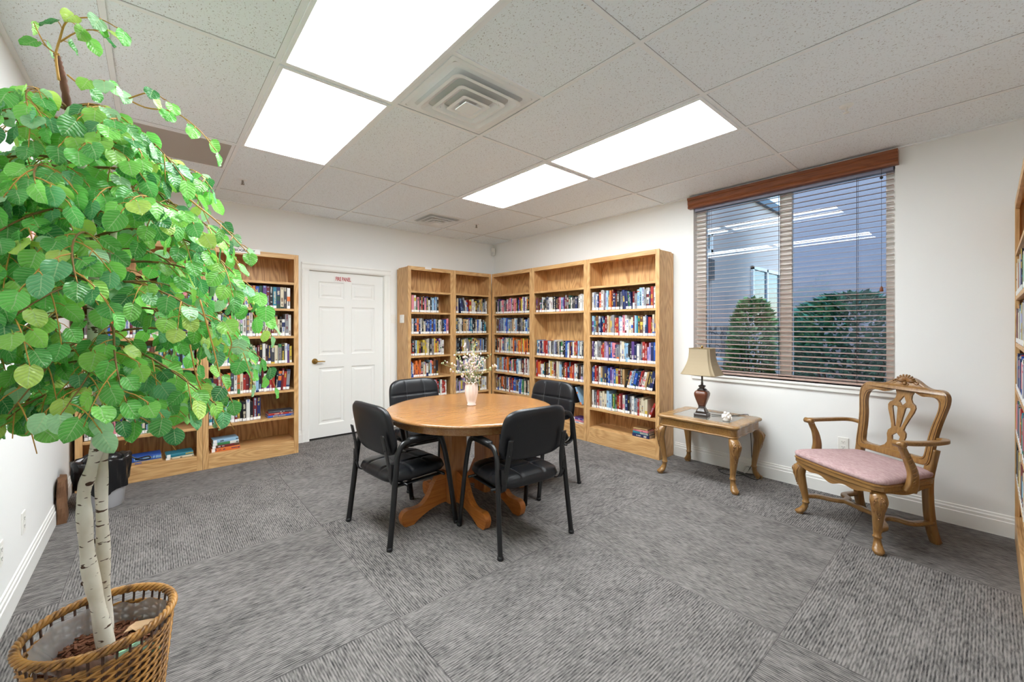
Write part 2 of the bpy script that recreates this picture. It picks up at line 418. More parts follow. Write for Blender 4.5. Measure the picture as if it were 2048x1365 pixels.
# sprinklers
M_chrome = plain('dull chrome', (150,145,138), .3, metal=1)
def sprinkler(x, y, label, cup=False):
    t_ = thing('fire_sprinkler', label, 'sprinkler', (x, y, CEIL))
    q = MB(); q.lathe([(.036,0),(.036,-.004),(.028,-.012 if cup else -.006),(.012,-.014 if cup else -.008)], 24); q.build('escutcheon', M_white if cup else M_vent, t_)
    q = MB(); m_ = M_white if cup else M_chrome
    q.lathe([(.008,-.006),(.008,-.028),(.005,-.03),(.004,-.042)], 12); q.lathe([(.015,-.046),(.016,-.044),(.004,-.042)], 16)
    q.tube([(.008,0,-.026),(.012,0,-.034),(.004,0,-.044)], .0018, 6); q.tube([(-.008,0,-.026),(-.012,0,-.034),(-.004,0,-.044)], .0018, 6)
    q.build('sprinkler_head', m_, t_)
sprinkler(.62, 4.5, 'small chrome sprinkler head in the ceiling right of the tree')
sprinkler(3.23, 4.45, 'tiny sprinkler head in the ceiling near the back corner')
sprinkler(3.2, .575, 'white sprinkler with a round cup in the ceiling above the window side', True)
# motion sensor in the corner
t_ = thing('motion_sensor', 'small white motion sensor in the back corner just under the ceiling', 'sensor', (XR-.045, YB-.045, CEIL-.19), R(-45))
q = MB(); q.box((-.032,-.02,0), (.032,.025,.12)); q.build('housing', M_white, t_, bevel=.008, seg=3)
q = MB(); q.ball((0,-.02,.04), (.02,.012,.026), 14); q.build('lens', plain('milky lens', (222,222,218), .3), t_)

# ------------------------------------------------------------------ door
def door():
    W_, H_ = DX1-DX0-.01, DZ-.02
    ox = DX0+.005
    q = MB(); xs = [0, .115, .43, .52, .835-.0, W_]; x2 = W_-.115
    cols = [(.115, W_/2-.045), (W_/2+.045, W_-.115)]
    rows = [(.16, .86), (1.02, 1.62), (1.72, 1.93)]
    # slab with six recessed, raised-field panels
    zs = [0]+[z for r in rows for z in r]+[H_]; xs = [0]+[x for c in cols for x in c]+[W_]
    y0, y1 = 0, .04
    for i in range(len(xs)-1):
        for j in range(len(zs)-1):
            a, b_, c, d = xs[i], xs[i+1], zs[j], zs[j+1]
            if i % 2 == 1 and j % 2 == 1:
                def rc(m, y): return [(a+m,y,c+m),(b_-m,y,c+m),(b_-m,y,d-m),(a+m,y,d-m)]
                q.loft([rc(0,y0), rc(.012,y0+.009), rc(.03,y0+.010), rc(.05,y0+.003)], smooth=False, caps=False)
                q.add(rc(.05,y0+.003), [(0,1,2,3)])
            else: q.add([(a,y0,c),(b_,y0,c),(b_,y0,d),(a,y0,d)], [(0,1,2,3)])
    q.add([(0,y1,0),(W_,y1,0),(W_,y1,H_),(0,y1,H_)], [(0,1,2,3)])
    q.add([(0,y0,0),(0,y1,0),(0,y1,H_),(0,y0,H_)], [(0,1,2,3)]); q.add([(W_,y0,0),(W_,y1,0),(W_,y1,H_),(W_,y0,H_)], [(0,1,2,3)])
    q.add([(0,y0,H_),(W_,y0,H_),(W_,y1,H_),(0,y1,H_)], [(0,1,2,3)]); q.add([(0,y0,0),(W_,y0,0),(W_,y1,0),(0,y1,0)], [(0,1,2,3)])
    d = q.build('door_1', M_doorw, None, (ox, YB+.035, .015)); struct(d)
    h = MB(); M = Matrix.Translation((.07, 0, .945)) @ Matrix.Rotation(pi/2, 4, 'X')
    h.lathe([(.034,0),(.034,.004),(.03,.009),(.014,.012),(.012,.045),(.014,.05),(.013,.058),(.004,.06)], 24, M=M)
    h.tube([(.07,-.05,.945),(.10,-.052,.944),(.15,-.052,.943),(.175,-.048,.94)], [.009,.009,.0075,.007], 10)
    h.build('door_handle', M_brass, d)
    # casing and jamb
    q = MB(); prof = [(0,0),(0,-.012),(.018,-.018),(.055,-.016),(.07,-.022),(.085,-.02),(.085,0)]
    def leg(x, s):
        q.loft([[(x-s*p[0], p[1], z) for p in prof] for z in (0, DZ+0)], smooth=False)
    leg(DX0+.0, 1); leg(DX1, -1)
    q.loft([[(x, p[1], DZ+p[0]) for p in prof] for x in (DX0-.085, DX1+.085)], smooth=False)
    q.box((DX0-.001, 0, 0), (DX0+.004, .12, DZ)); q.box((DX1-.004, 0, 0), (DX1+.001, .12, DZ)); q.box((DX0, 0, DZ-.004), (DX1, .12, DZ+.001))
    struct(q.build('trim_2', M_trimw, None, (0, YB, 0)))
    q = MB(); q.box((DX0, YB+.13, 0), (DX1, YB+.15, DZ)); q.box((DX0, YB, 0), (DX1, YB+.13, .004)); struct(q.build('trim_3', plain('dark threshold', (30,28,27), .8)))
door()
def text_mesh(name, body, size, mat, parent, loc, rot, bold=0, ext=.0006, sx=1):
    cu = bpy.data.curves.new(name+'_c', 'FONT'); cu.body = body; cu.size = size; cu.extrude = ext; cu.align_x = 'CENTER'; cu.align_y = 'CENTER'; cu.offset = bold
    o = bpy.data.objects.new('tmp', cu); COL.objects.link(o)
    dg = bpy.context.evaluated_depsgraph_get(); me = bpy.data.meshes.new_from_object(o.evaluated_get(dg))
    bpy.data.objects.remove(o); me.materials.clear(); me.materials.append(mat)
    r = bpy.data.objects.new(name, me); COL.objects.link(r); r.parent = parent; r.location = loc; r.rotation_euler = rot; r.scale = (sx, 1, 1)
    return r
t_ = thing('door_sign', 'white FIRE PANEL sign with red letters stuck high on the white door', 'sign', (1.835, YB+.033, 1.988))
q = MB(); q.box((-.112,-.003,-.036), (.112,0,.036)); q.build('plaque', M_signw, t_)
text_mesh('lettering', 'FIRE PANEL', .068, M_red, t_, (0,-.0035,0), (R(90),0,0), .0018, sx=.56)

# ------------------------------------------------------------------ window and blind
def window():
    fx = XR+.075
    q = MB()
    def fr(y0, y1, z0, z1, x0=fx, x1=fx+.06): q.box((x0, y0, z0), (x1, y1, z1))
    fr(WY1-.095, WY1, WZ0, WZ1); fr(WY0, WY0+.06, WZ0, WZ1); fr(1.165, 1.262, WZ0, WZ1)
    fr(WY0, WY1, WZ0, WZ0+.035); fr(WY0, WY1, WZ1-.04, WZ1)
    w_ = q.build('window_1', M_trimw, bevel=.004); struct(w_)
    for a, b in ((WY0+.06, 1.165), (1.262, WY1-.095)):
        q = MB(); q.box((fx+.022, a, WZ0+.035), (fx+.026, b, WZ1-.04)); q.build('window_pane', M_glass, w_)
    # sill and reveal nosing
    q = MB(); q.box((XR-.03, WY0-.02, WZ0-.02), (XR+.075, WY1+.02, WZ0)); q.box((XR-.018, WY0-.01, WZ0-.06), (XR, WY1+.01, WZ0-.02))
    q.build('window_sill', M_trimw, w_, bevel=.004)
window()
def blind():
    t_ = thing('window_blind', 'open horizontal blind with brown wooden valance in the window', 'blind', (XR, 1.25, WZ1))
    q = MB(); prof = [(.0,-.03),(-.055,-.03),(-.06,-.015),(-.055,.0),(-.062,.012),(-.062,.05),(-.07,.056),(-.072,.078),(0,.078)]
    q.loft([[(p[0], y, p[1]) for p in prof] for y in (-.80, .81)], smooth=False)
    q.build('valance', M_valance, t_)
    q = MB(); q.box((.012,-.765,-.055), (.06,.765,-.01)); q.build('headrail', plain('headrail metal', (150,150,170), .4), t_)
    q = MB(); n = 38; z0, z1 = -.075, WZ0+.045-WZ1
    for i in range(n):
        z = lerp(z0, z1, i/(n-1)); tl = R(7); h = .0245; rings = []
        for y in (-.765, .765):
            r_ = []
            for k in range(5):
                s_ = -1+2*k/4; r_.append((.036+h*s_, y, z+s_*h*sin(tl)+.001*(1-s_*s_)+.001))
            for k in range(4, -1, -1):
                s_ = -1+2*k/4; r_.append((.036+h*s_, y, z+s_*h*sin(tl)+.001*(1-s_*s_)-.001))
            rings.append(r_)
        q.loft(rings, smooth=False)
    q.build('slats', M_slat, t_)
    q = MB(); q.box((.014,-.765, z1-.035), (.058,.765, z1-.018)); q.build('bottom_rail', M_slat, t_, bevel=.003)
    for y in (-.55, .0, .62):
        q = MB()
        for x in (.009, .063): q.tube([(x, y, -.05), (x, y, z1-.02)], .0012, 5)
        q.tube([(.036, y+.006, -.05), (.036, y+.006, z1-.02)], .0009, 5)
        q.build('ladder_cord', M_cord, t_)
    q = MB(); q.tube([(-.004,-.70,-.03),(-.004,-.70,-.95)], .0012, 5); c = q.build('pull_cord', M_cord, t_)
    q = MB(); q.lathe([(.003,0),(.008,-.01),(.013,-.035),(.009,-.042)], 12, M=Matrix.Translation((-.004,-.70,-.94))); q.build('tassel', M_valance, c)
    q = MB(); q.ball((-.004,-.70,-.10), .011, 10); q.build('cord_knob', M_blk, c)
blind()

# wall plates
def outlet(loc, rz, label, kind='outlet'):
    t_ = thing('wall_outlet' if kind == 'outlet' else 'light_switch', label, 'outlet' if kind == 'outlet' else 'switch', loc, rz)
    q = MB(); q.box((-.036,-.006,-.058), (.036,0,.058)); q.build('cover_plate', M_white, t_, bevel=.003)
    if kind == 'outlet':
        for z in (.021, -.021):
            q = MB(); q.box((-.017,-.0075,z-.014), (.017,-.0055,z+.014)); r_ = q.build('receptacle', M_white, t_, bevel=.004)
            q = MB(); q.box((-.008,-.0082,z-.002), (-.006,-.0074,z+.007)); q.box((.006,-.0082,z-.002), (.008,-.0074,z+.006)); q.box((-.0025,-.0082,z-.010), (.0025,-.0074,z-.006)); q.build('slots', M_outlet_slot, r_)
    else:
        q = MB(); q.box((-.006,-.012,-.011), (.006,-.005,.011)); q.build('toggle', M_white, t_, bevel=.002)
outlet((XR, .785, .425), R(-90), 'white wall outlet behind the pink armchair below the window')
outlet((XL, 3.39, .34), R(90), 'white wall outlet on the left wall above the baseboard, nearer the bin')
outlet((XL, 2.95, .35), R(90), 'white wall plate at the left edge of the picture, low on the wall')
outlet((2.497, YB, 1.49), 0, 'small white light switch on the wall right of the door', 'switch')

# ------------------------------------------------------------------ bookcases
CASES = {}
SH = [.415, .70, .99, 1.285, 1.58, 1.865]
def bookcase(key, loc, rz, W_, D_, label, shelves=None, kick=.17, H_=2.195, skip=()):
    t_ = thing('bookcase', label, 'bookcase', loc, rz, 'oak bookcases')
    tt = .02
    for x in (0, W_-tt):
        q = MB(); q.box((x,.02,0), (x+tt,D_,H_-.02)); q.build('side_panel', M_oakZ, t_)
    q = MB(); q.box((tt,D_-.012,kick-.02), (W_-tt,D_-.004,H_-.02)); q.build('back_panel', M_oakB, t_)
    for x in (0, W_-.045):
        q = MB(); q.box((x,0,0), (x+.045,.02,H_)); q.build('face_stile', M_oakZ, t_, bevel=.0015, seg=1)
    q = MB(); q.box((.045,0,H_-.05), (W_-.045,.02,H_)); q.box((tt,.02,H_-.02), (W_-tt,D_,H_-.001)); q.build('top_board', M_oakX, t_, bevel=.0015, seg=1)
    q = MB(); q.box((.045,0,0), (W_-.045,.018,kick)); q.build('kick_board', M_oakX, t_, bevel=.0015, seg=1)
    q = MB(); q.box((tt,.018,kick-.02), (W_-tt,D_-.012,kick)); q.build('deck', M_oakX, t_)
    for i, z in enumerate(SH):
        if i in skip: continue
        q = MB(); q.box((.045,.003,z-.024), (W_-.045,.022,z)); q.box((tt,.022,z-.02), (W_-tt,D_-.012,z)); q.build('shelf', M_oakX, t_)
    CASES[key] = (Matrix.Translation(loc) @ Matrix.Rotation(rz, 4, 'Z'), W_, label)
    return t_
RX = 3.955
bookcase('R1', (RX, 3.190, 0), R(-90), .950, .29, 'tall oak bookcase at the end of the row beside the lamp table', kick=.18)
bookcase('R2', (RX, 4.150, 0), R(-90), .958, .29, 'oak bookcase with one empty double height opening, second from the lamp table', kick=.18, skip=(3,))
bookcase('R3', (RX, 5.045, 0), R(-90), .893, .29, 'oak bookcase right of the inside corner, third from the lamp table', kick=.18)
bookcase('B2', (3.255, 5.045, 0), 0, .69, .325, 'narrow oak bookcase left of the inside corner, behind the flower vase')
bookcase('B1', (2.548, 5.045, 0), 0, .705, .325, 'narrow oak bookcase beside the door frame, with a blank white tag on top')
bookcase('L2', (.360, 4.975, 0), 0, .845, .395, 'oak bookcase left of the white door, wearing the biography sign', kick=.14, H_=2.17)
bookcase('L1', (-.495, 4.975, 0), 0, .853, .395, 'oak bookcase in the left corner behind the tree', kick=.14, H_=2.17)
bookcase('F1', (4.225, -.105, 0), R(180), 1.2, .30, 'oak bookcase cut off by the right edge of the picture')

# ------------------------------------------------------------------ books
PAL = [('black',(28,28,32),13),('white',(214,212,206),19),('cream',(206,194,168),11),('navy',(34,44,88),8),('dark red',(104,30,34),6),('red',(160,46,40),4),
       ('tan',(176,142,96),6),('grey',(132,132,136),8),('pale blue',(146,182,208),5),('blue',(42,84,168),5),('yellow',(200,174,70),3),('green',(58,120,72),4),
       ('dark green',(28,66,56),3),('purple',(86,60,120),3),('pink',(214,130,140),3),('orange',(212,110,50),4),('brown',(96,62,44),4),('teal',(42,120,140),3),('lilac',(170,150,190),2),('charcoal',(62,62,68),4)]
PN = [p[0] for p in PAL]; PC = {p[0]: lin(p[1]) for p in PAL}; PW = [p[2] for p in PAL]
LIGHT = {'white','cream','tan','grey','pale blue','yellow','pink','lilac','orange'}
rb = random.Random(11)
def book_geo(q, th, h, d, cname, M, rnd):
    """a closed book standing on its tail, spine at y=0"""
    c = PC[cname]; ink = rnd.choice([PC['black'],PC['navy'],PC['dark red'],PC['brown'],PC['blue']]) if cname in LIGHT else rnd.choice([PC['white'],PC['cream'],PC['yellow'],PC['pale blue'],PC['white']])
    sec = PC[rnd.choice(PN)]
    x = th/2; b = .0022
    # covers
    for s_ in (-1, 1):
        a = (-x, .003, 0) if s_ < 0 else (x-b, .003, 0); e = (-x+b, d, h) if s_ < 0 else (x, d, h)
        q.box(a, e, 0, c, M)
    q.box((-x+b, .004, .003), (x-b, d-.004, h-.003), 0, lin((222,212,190)), M)
    # spine in bands, slightly rounded, each band may carry a block of lettering-like marks
    zs = [0]; kind = []
    style = rnd.random()
    while zs[-1] < h-.012:
        z = min(h, zs[-1]+rnd.choice((.012,.02,.035,.05)))
        if h-z < .012: z = h
        zs.append(z); r_ = rnd.random()
        kind.append('ink' if r_ < .42 and len(zs) > 2 else 'sec' if r_ < .55 and style < .5 else 'c')
    def strip(z0, z1, col):
        q.add([(-x,.003,z0),(-x*.55,.0006,z0),(x*.55,.0006,z0),(x,.003,z0),(-x,.003,z1),(-x*.55,.0006,z1),(x*.55,.0006,z1),(x,.003,z1)],
              [(0,1,5,4),(1,2,6,5),(2,3,7,6)], 0, True, col, M)
    for i in range(len(kind)):
        z0, z1 = zs[i], zs[i+1]; strip(z0, z1, sec if kind[i] == 'sec' else c)
        if kind[i] == 'ink':
            z = z0+.002; w_ = x*rnd.uniform(.3,.62)
            while z < z1-.004:
                l_ = rnd.uniform(.002,.005); o_ = rnd.uniform(-.1,.1)*x
                q.add([(-w_+o_,-.0001,z),(w_+o_,-.0001,z),(w_+o_,-.0001,z+l_),(-w_+o_,-.0001,z+l_)], [(0,1,2,3)], 0, False, ink, M); z += l_+.0016
    q.add([(-x,.003,h),(-x*.55,.0006,h),(x*.55,.0006,h),(x,.003,h),(x,.02,h),(-x,.02,h)], [(0,1,2,3,4,5)], 0, False, c, M)
BOOKS = []   # dict per book
ORD = ['first','second','third','fourth','fifth','sixth','seventh','eighth','ninth','tenth','eleventh','twelfth','thirteenth','fourteenth','fifteenth','sixteenth','seventeenth','eighteenth','nineteenth','twentieth']
def ordw(i):
    if i < 20: return ORD[i]
    if i < 29: return 'twenty-'+ORD[i-20]
    if i == 29: return 'thirtieth'
    return 'thirty-'+ORD[i-30]
def row(case, z, x0, x1, hmin=.19, hmax=.235, tmin=.017, tmax=.034, pal=None, lean=(), level=0, sticker=.93, d=.15, exact=None, dense=True):
    """fill a shelf from x0 to x1; lean = list of (from, to, degrees) in local x"""
    x = x0; i = 0
    while x < x1-.012:
        t_ = rb.uniform(tmin, tmax); 
        if x+t_ > x1: break
        h = rb.uniform(hmin, hmax)
        if rb.random() < .12: h = rb.uniform(.17, .19)
        cn = exact[i % len(exact)] if exact else (rb.choice(pal) if pal and rb.random() < .45 else rb.choices(PN, PW)[0])
        a = 0
        for l0, l1, dg in lean:
            if l0 <= x < l1: a = dg
        pa = BOOKS[-1]['a'] if i and BOOKS[-1]['case'] == case and BOOKS[-1]['z'] == z else 0
        if a > 0 and pa == 0: x += .004
        if a < 0 and pa == 0: x += h*sin(R(-a))     # tops lean left: make room
        if a == 0 and pa > 0: x += .235*sin(R(pa))
        ar = R(a); adv = t_/cos(ar)
        if x+adv > x1: break
        BOOKS.append(dict(case=case, z=z, x=x+adv/2, t=t_, h=h, d=d+rb.uniform(-.015,.015), c=cn, a=a, y=.028+rb.uniform(0,.02), st=rb.random() < sticker, flat=False, lvl=level, i=i, rz=rb.uniform(-1.2,1.2)))
        x += adv+(.0012 if a == 0 else .0015); i += 1
def flat(case, z, x, ts, cols, h=.22, d=.15, y=.02, level=0, rots=None, st=True):
    zz = z+.0008
    for k, (t_, c) in enumerate(zip(ts, cols)):
        BOOKS.append(dict(case=case, z=zz, x=x, t=t_, h=h*(1-.04*k) if not isinstance(h, (list, tuple)) else h[k], d=d, c=c, a=0, y=y, st=st, flat=True, lvl=level, i=k, rz=(rots[k] if rots else rb.uniform(-4,4)))); zz += t_+.0006
lv = {.415:0, .70:1, .99:2, 1.285:3, 1.58:4}
W1 = .95
row('R1', 1.58, .052, .90, level=4, lean=((.45,.60,-6),), exact=['white','grey','white','navy','red','white','grey','lilac','pale blue','tan','orange','dark red','navy','brown','black','grey','navy','navy','green','navy','dark red','grey','pale blue','pale blue']); row('R1', 1.285, .052, .90, level=3, hmin=.2, pal=['red','white','cream','dark red','tan'], exact=['pale blue','teal','brown','brown','white','navy','navy','red','dark red','cream','tan','yellow','grey','red','red','pale blue','white','pink','white','white','white','cream','dark red']); 
row('R1', .99, .052, .90, level=2, exact=['purple','navy','white','grey','grey','red','red','lilac','lilac','navy','blue','pink','pink','grey','grey','white','cream','pale blue','pale blue','black','black']); row('R1', .70, .052, .86, level=1, lean=((.50,.9,14),), pal=['blue','white','dark red','purple','black'], hmax=.225, exact=['blue','navy','red','dark red','white','tan','charcoal','navy','navy','blue','purple','lilac','blue','yellow','dark red','black','tan','black','red','pale blue','navy']); row('R1', .415, .052, .80, level=0, hmin=.18, hmax=.225, pal=['white','cream','pale blue','dark red','black'], exact=['white','black','grey','red','cream','cream','cream','cream','pale blue','pale blue','charcoal','green','brown','red','red','dark red','white','navy','black','grey'])
BOOKS.append(dict(case='R1', z=.415, x=.815, t=.024, h=.17, d=.14, c='red', a=24, y=.03, st=True, flat=False, lvl=0, i=90, rz=0))
flat('R1', .18, .70, (.034,.024,.02,.016), ('navy','teal','pink','tan'), h=[.20,.19,.18,.165], level=-1, d=.13, y=.045, rots=[0,-2,-3,6], st=False)
row('R2', 1.58, .052, .908, level=4, hmin=.17, hmax=.215, pal=['black','white','charcoal','grey'], exact=['dark red','brown','dark red','dark green','white','black','charcoal','navy','black','white','white','white','black','black','navy','brown','dark red','pink','pale blue','purple']); row('R2', .99, .052, .908, level=2, hmin=.19, hmax=.22, exact=['blue','pale blue','white','dark red','navy','white','red','red','pale blue','grey','white','charcoal','grey','white','navy','black','cream','black','white','black','black']); row('R2', .70, .052, .908, level=1, pal=['red','yellow','white','black'], exact=['red','orange','red','white','white','black','brown','charcoal','white','yellow','cream','dark red','charcoal','cream','white','pale blue','black','dark red','red','navy'])
flat('R2', .415, .38, (.03,.025,.02), ('pale blue','green','teal'), h=.27, level=0, y=.03); row('R2', .415, .60, .72, level=0, hmin=.2, hmax=.23, pal=['green'])
BOOKS.append(dict(case='R2', z=.415, x=.85, t=.02, h=.23, d=.16, c='pale blue', a=-24, y=.03, st=False, flat=False, lvl=0, i=90, rz=0))
flat('R2', .18, .80, (.022,.02,.025), ('white','pink','purple'), h=.2, level=-1, d=.14, y=.04)
for z in SH[:5]:
    row('R3', z, .052, .843, level=lv[z], pal={4:['purple','black','pink','white'],3:['grey','pale blue','white'],2:['tan','cream','grey','orange'],1:['pale blue','red','tan','white'],0:['red','brown','white','blue']}[lv[z]])
row('B1', 1.58, .05, .49, level=4, pal=['black','white','pink','red']); row('B1', 1.285, .05, .655, level=3, pal=['navy','blue','cream','orange'], hmax=.215); row('B1', .99, .05, .58, level=2, pal=['yellow','white','purple','black']); row('B1', .70, .05, .50, level=1, pal=['cream','orange','white']); row('B1', .415, .05, .64, level=0, pal=['red','orange','white'])
row('B2', 1.58, .05, .64, level=4, lean=((.1,.3,-9),), pal=['navy','white','tan','yellow']); row('B2', 1.285, .05, .64, level=3, pal=['white','tan','black','teal']); row('B2', .99, .05, .64, level=2, pal=['white','yellow','blue','black']); row('B2', .70, .05, .64, level=1); row('B2', .415, .05, .64, level=0, pal=['grey','white','black'])
L2r = ['grey','black','white','tan','purple','charcoal','grey','red','blue','dark green','purple','dark red','black','teal','navy','cream']
row('L2', 1.58, .052, .795, level=4, hmin=.225, hmax=.24, tmin=.028, tmax=.034, exact=['charcoal','white','navy','black','white','grey','tan','black','purple','white','charcoal','red','blue','dark green','purple','dark red','black','teal','navy','cream'], sticker=.35, d=.18)
row('L2', 1.285, .052, .79, level=3, pal=['black','white','navy','red'], hmin=.2, hmax=.25, exact=['black','white','grey','white','navy','pale blue','orange','navy','white','cream','green','white','navy','white','navy','orange','orange','black','white','grey','dark red','tan','cream']); row('L2', .99, .052, .795, level=2, pal=['dark green','dark red','black','white','tan'], hmax=.235, exact=['black','white','purple','yellow','grey','white','blue','brown','navy','tan','tan','black','purple','green','cream','brown','dark red','black','white','brown','navy','charcoal','cream','grey']); row('L2', .70, .052, .775, level=1, lean=((.6,.9,4),), pal=['black','white','red','navy'], exact=['navy','dark red','red','grey','pale blue','orange','charcoal','white','orange','cream','red','dark red','charcoal','white','pale blue','black','dark red','white','purple','red','red','black']); row('L2', .415, .052, .50, level=0, pal=['white','black','yellow','dark red'], exact=['white','black','dark red','navy','blue','pale blue','navy','white','dark red','yellow','black','black'])
flat('L2', .415, .68, (.022,.022,.018), ('blue','red','charcoal'), h=.25, level=0, y=.03, rots=[0,1,-5], st=False)
flat('L2', .14, .19, (.036,.026,.026,.03), ('orange','dark red','white','pale blue'), h=.24, level=-1, y=.05, rots=[0,2,0,3])
for z in SH[:5]: row('L1', z, .052, .80 if z > .5 else .62, level=lv[z], lean=((.2,.3,-8),) if z < .5 else ())
flat('L1', .14, .42, (.028,.045), ('tan','blue'), h=.27, level=-1, y=.04, rots=[0,3]); flat('L1', .14, .685, (.02,.03), ('cream','teal'), h=.21, level=-1, y=.04, rots=[0,4])
_n0 = len(BOOKS)
for z in SH[:5]: row('F1', z, .052, 1.14, level=lv[z], pal={.99:['navy','blue'],.70:['green','pink','pale blue']}.get(z, None), hmin=.2)
for b in BOOKS[_n0:]: b['y'] = .004+.004*(b['i'] % 3)
CN = {'R1':'bookcase by lamp table','R2':'bookcase with empty opening','R3':'bookcase right of corner','B1':'bookcase beside the door','B2':'bookcase behind the vase','L2':'bookcase with biography sign','L1':'left corner bookcase','F1':'bookcase at right edge'}
# how large each one shows from the photograph's viewpoint
fw = Vector((sin(YAW), cos(YAW), 0)); rt = Vector((fw.y, -fw.x, 0))
for i, b in enumerate(BOOKS):
    Mc = CASES[b['case']][0]; p = Mc @ Vector((b['x'], 0, b['z'])); dv = p-Vector((0,0,1.39)); D_ = dv.dot(fw)
    n = (Mc.to_3x3() @ Vector((0,-1,0))); cosv = max(0, -n.dot(dv.normalized()))
    vis = 1.0
    u = rt.dot(dv)/D_*828+1024
    if b['case'] == 'L1': vis = .45 if b['lvl'] <= 0 else .25
    if b['case'] in ('R2','R3','B1','B2') and b['z'] < .5: vis = .45
    if b['case'] == 'L2' and u < 450: vis = .5
    if b['case'] == 'F1': vis = .35 if u < 2050 else 0
    if u > 2060 or u < -10: vis = 0
    b['score'] = vis*cosv*b['t']*b['h']/(D_*D_)*(3 if b['flat'] else 1)
order = sorted(range(len(BOOKS)), key=lambda i: -BOOKS[i]['score'])
solo = set(order[:300]); rest = MB(); rest_n = 0
SIZE = lambda b: ('thick' if b['t'] > .03 else 'slim' if b['t'] < .021 else 'medium')+(' tall' if b['h'] > .22 else ' short' if b['h'] < .19 else '')
LVN = {-1:'bottom deck', 0:'lowest shelf', 1:'second shelf up', 2:'third shelf up', 3:'fourth shelf up', 4:'top filled shelf'}
for i, b in enumerate(BOOKS):
    if b['score'] <= 0: continue
    Mc = CASES[b['case']][0]; rnd = random.Random(i*7+3)
    if b['flat']:   # lying, spine outwards
        Ml = Matrix.Translation((b['x'], b['y'], b['z']+b['t']/2)) @ Matrix.Rotation(R(b['rz']), 4, 'Z') @ Matrix.Rotation(R(90), 4, 'Y') @ Matrix.Translation((0,0,-b['h']/2))
    else:
        lift = b['t']/2*abs(sin(R(b['a'])))
        Ml = Matrix.Translation((b['x'], b['y'], b['z']+lift+.0004)) @ Matrix.Rotation(R(b['a']), 4, 'Y')
    Mw = Mc @ Ml
    if i in solo:
        q = MB(); book_geo(q, b['t'], b['h'], b['d'], b['c'], None, rnd); o = q.build('book', M_book, fix=False)
        o.matrix_world = Mw
        if b['flat']: pos = ('in the lying pile', ['bottom one','second lowest','third lowest','top one'][b['i']])
        if b['flat']: lab = f"lying {b['c']} book, {pos[1]} of the pile, {LVN[b['lvl']]}, {CN[b['case']]}"
        elif b['i'] == 90: lab = f"slanting {b['c']} book leaning alone, {LVN[b['lvl']]}, {CN[b['case']]}"
        else: lab = f"{SIZE(b)} {b['c']} book, {ordw(b['i'])} from left, {LVN[b['lvl']]}, {CN[b['case']]}"
        if b['case'] == 'L1' and b['flat']: lab = lab.replace('of the pile', 'of the left pile' if b['x'] < .5 else 'of the right pile')
        tag(o, lab, 'book', 'library books on the oak shelves')
        if b['st']:
            s_ = MB(); xx = b['t']*.46
            s_.box((-xx, -.0012, .004), (xx, .0026, .031)); s_.build('spine_label', M_sticker, o)
    else:
        book_geo(rest, b['t'], b['h'], b['d'], b['c'], Mw, rnd); rest_n += 1
        if b['st']: xx = b['t']*.46; rest.box((-xx,-.0012,.004), (xx,.0026,.031), 0, lin((238,238,236)), Mw)
o = rest.build('library_books', M_book, fix=False); tag(o, 'the many smaller looking library books filling the further oak shelves', 'books', kind='stuff')
_labs = [o['label'] for o in bpy.data.objects if o.name.startswith('book') and 'label' in o]
print('books', len(BOOKS), 'solo', len(solo), 'rest', rest_n, 'dup labels', len(_labs)-len(set(_labs)), 'max words', max(len(l.split()) for l in _labs))

# signs on bookcases
t_ = thing('shelf_sign', 'white BIOGRAPHY sign with black letters on top of an oak bookcase', 'sign', (.70, 4.974, 2.157))
q = MB(); q.box((-.14,-.003,-.022), (.14,0,.028)); q.build('plaque', M_signw, t_)
text_mesh('lettering', 'BIOGRAPHY', .034, M_blk, t_, (0,-.0035,.003), (R(90),0,0), .0008)
q = MB(); q.box((-.05,-.003,-.012), (.05,0,.018)); o = q.build('shelf_tag', M_signw, None, (2.548+.30, 5.044, 2.183)); tag(o, 'small blank white tag on the top edge of the bookcase beside the door', 'tag')
t_ = thing('thermostat', 'small white box on the side of the bookcase beside the door', 'thermostat', (2.548, 5.20, 1.49), R(-90))
q = MB(); q.box((-.05,-.02,-.055), (.05,-.001,.055)); q.build('housing', M_white, t_, bevel=.004)
q = MB(); q.box((-.008,-.024,-.012), (.008,-.02,.012)); q.build('lever', M_vent, t_, bevel=.001)
#__PART2__
# ------------------------------------------------------------------ cushions and office side chairs
def cushion(q, M, hw, hh, T, Tb, p=5, k=5, N=26, su=(), sv=(), gd=.006, taper=0, bow=0, mi=0, crown=0):
    """padded slab: outline hw x hh in local XZ, front bulges along -Y by T, back by Tb along +Y"""
    idx = {}; vs = []
    def pt(i, j, side):
        u, v = -1+2*i/N, -1+2*j/N; r = max(abs(u), abs(v))
        if r > 1e-6:
            a, b = u/r, v/r; s_ = (abs(a)**p+abs(b)**p)**(-1/p)
        else: s_ = 1
        x, z = u*s_, v*s_
        e = max(0, 1-r**k)**(1/2.4); t = (T if side else Tb)*e
        if side:
            t *= 1+crown*(1-r*r)
            for g_ in su: t -= gd*e*math.exp(-((x-g_)*hw/.007)**2)
            for g_ in sv: t -= gd*e*math.exp(-((z-g_)*hh/.007)**2)
        X = x*hw*(1+taper*z)
        return (X, (-t if side else t)+bow*x*x, z*hh)
    def vid(i, j, side):
        if i in (0, N) or j in (0, N): side = 0
        key = (i, j, side)
        if key not in idx: idx[key] = len(vs); vs.append(pt(i, j, side))
        return idx[key]
    fs = []
    for i in range(N):
        for j in range(N):
            for side in (0, 1):
                f = (vid(i,j,side), vid(i+1,j,side), vid(i+1,j+1,side), vid(i,j+1,side)); fs.append(f if side else f[::-1])
    q.add(vs, fs, mi, True, None, M)
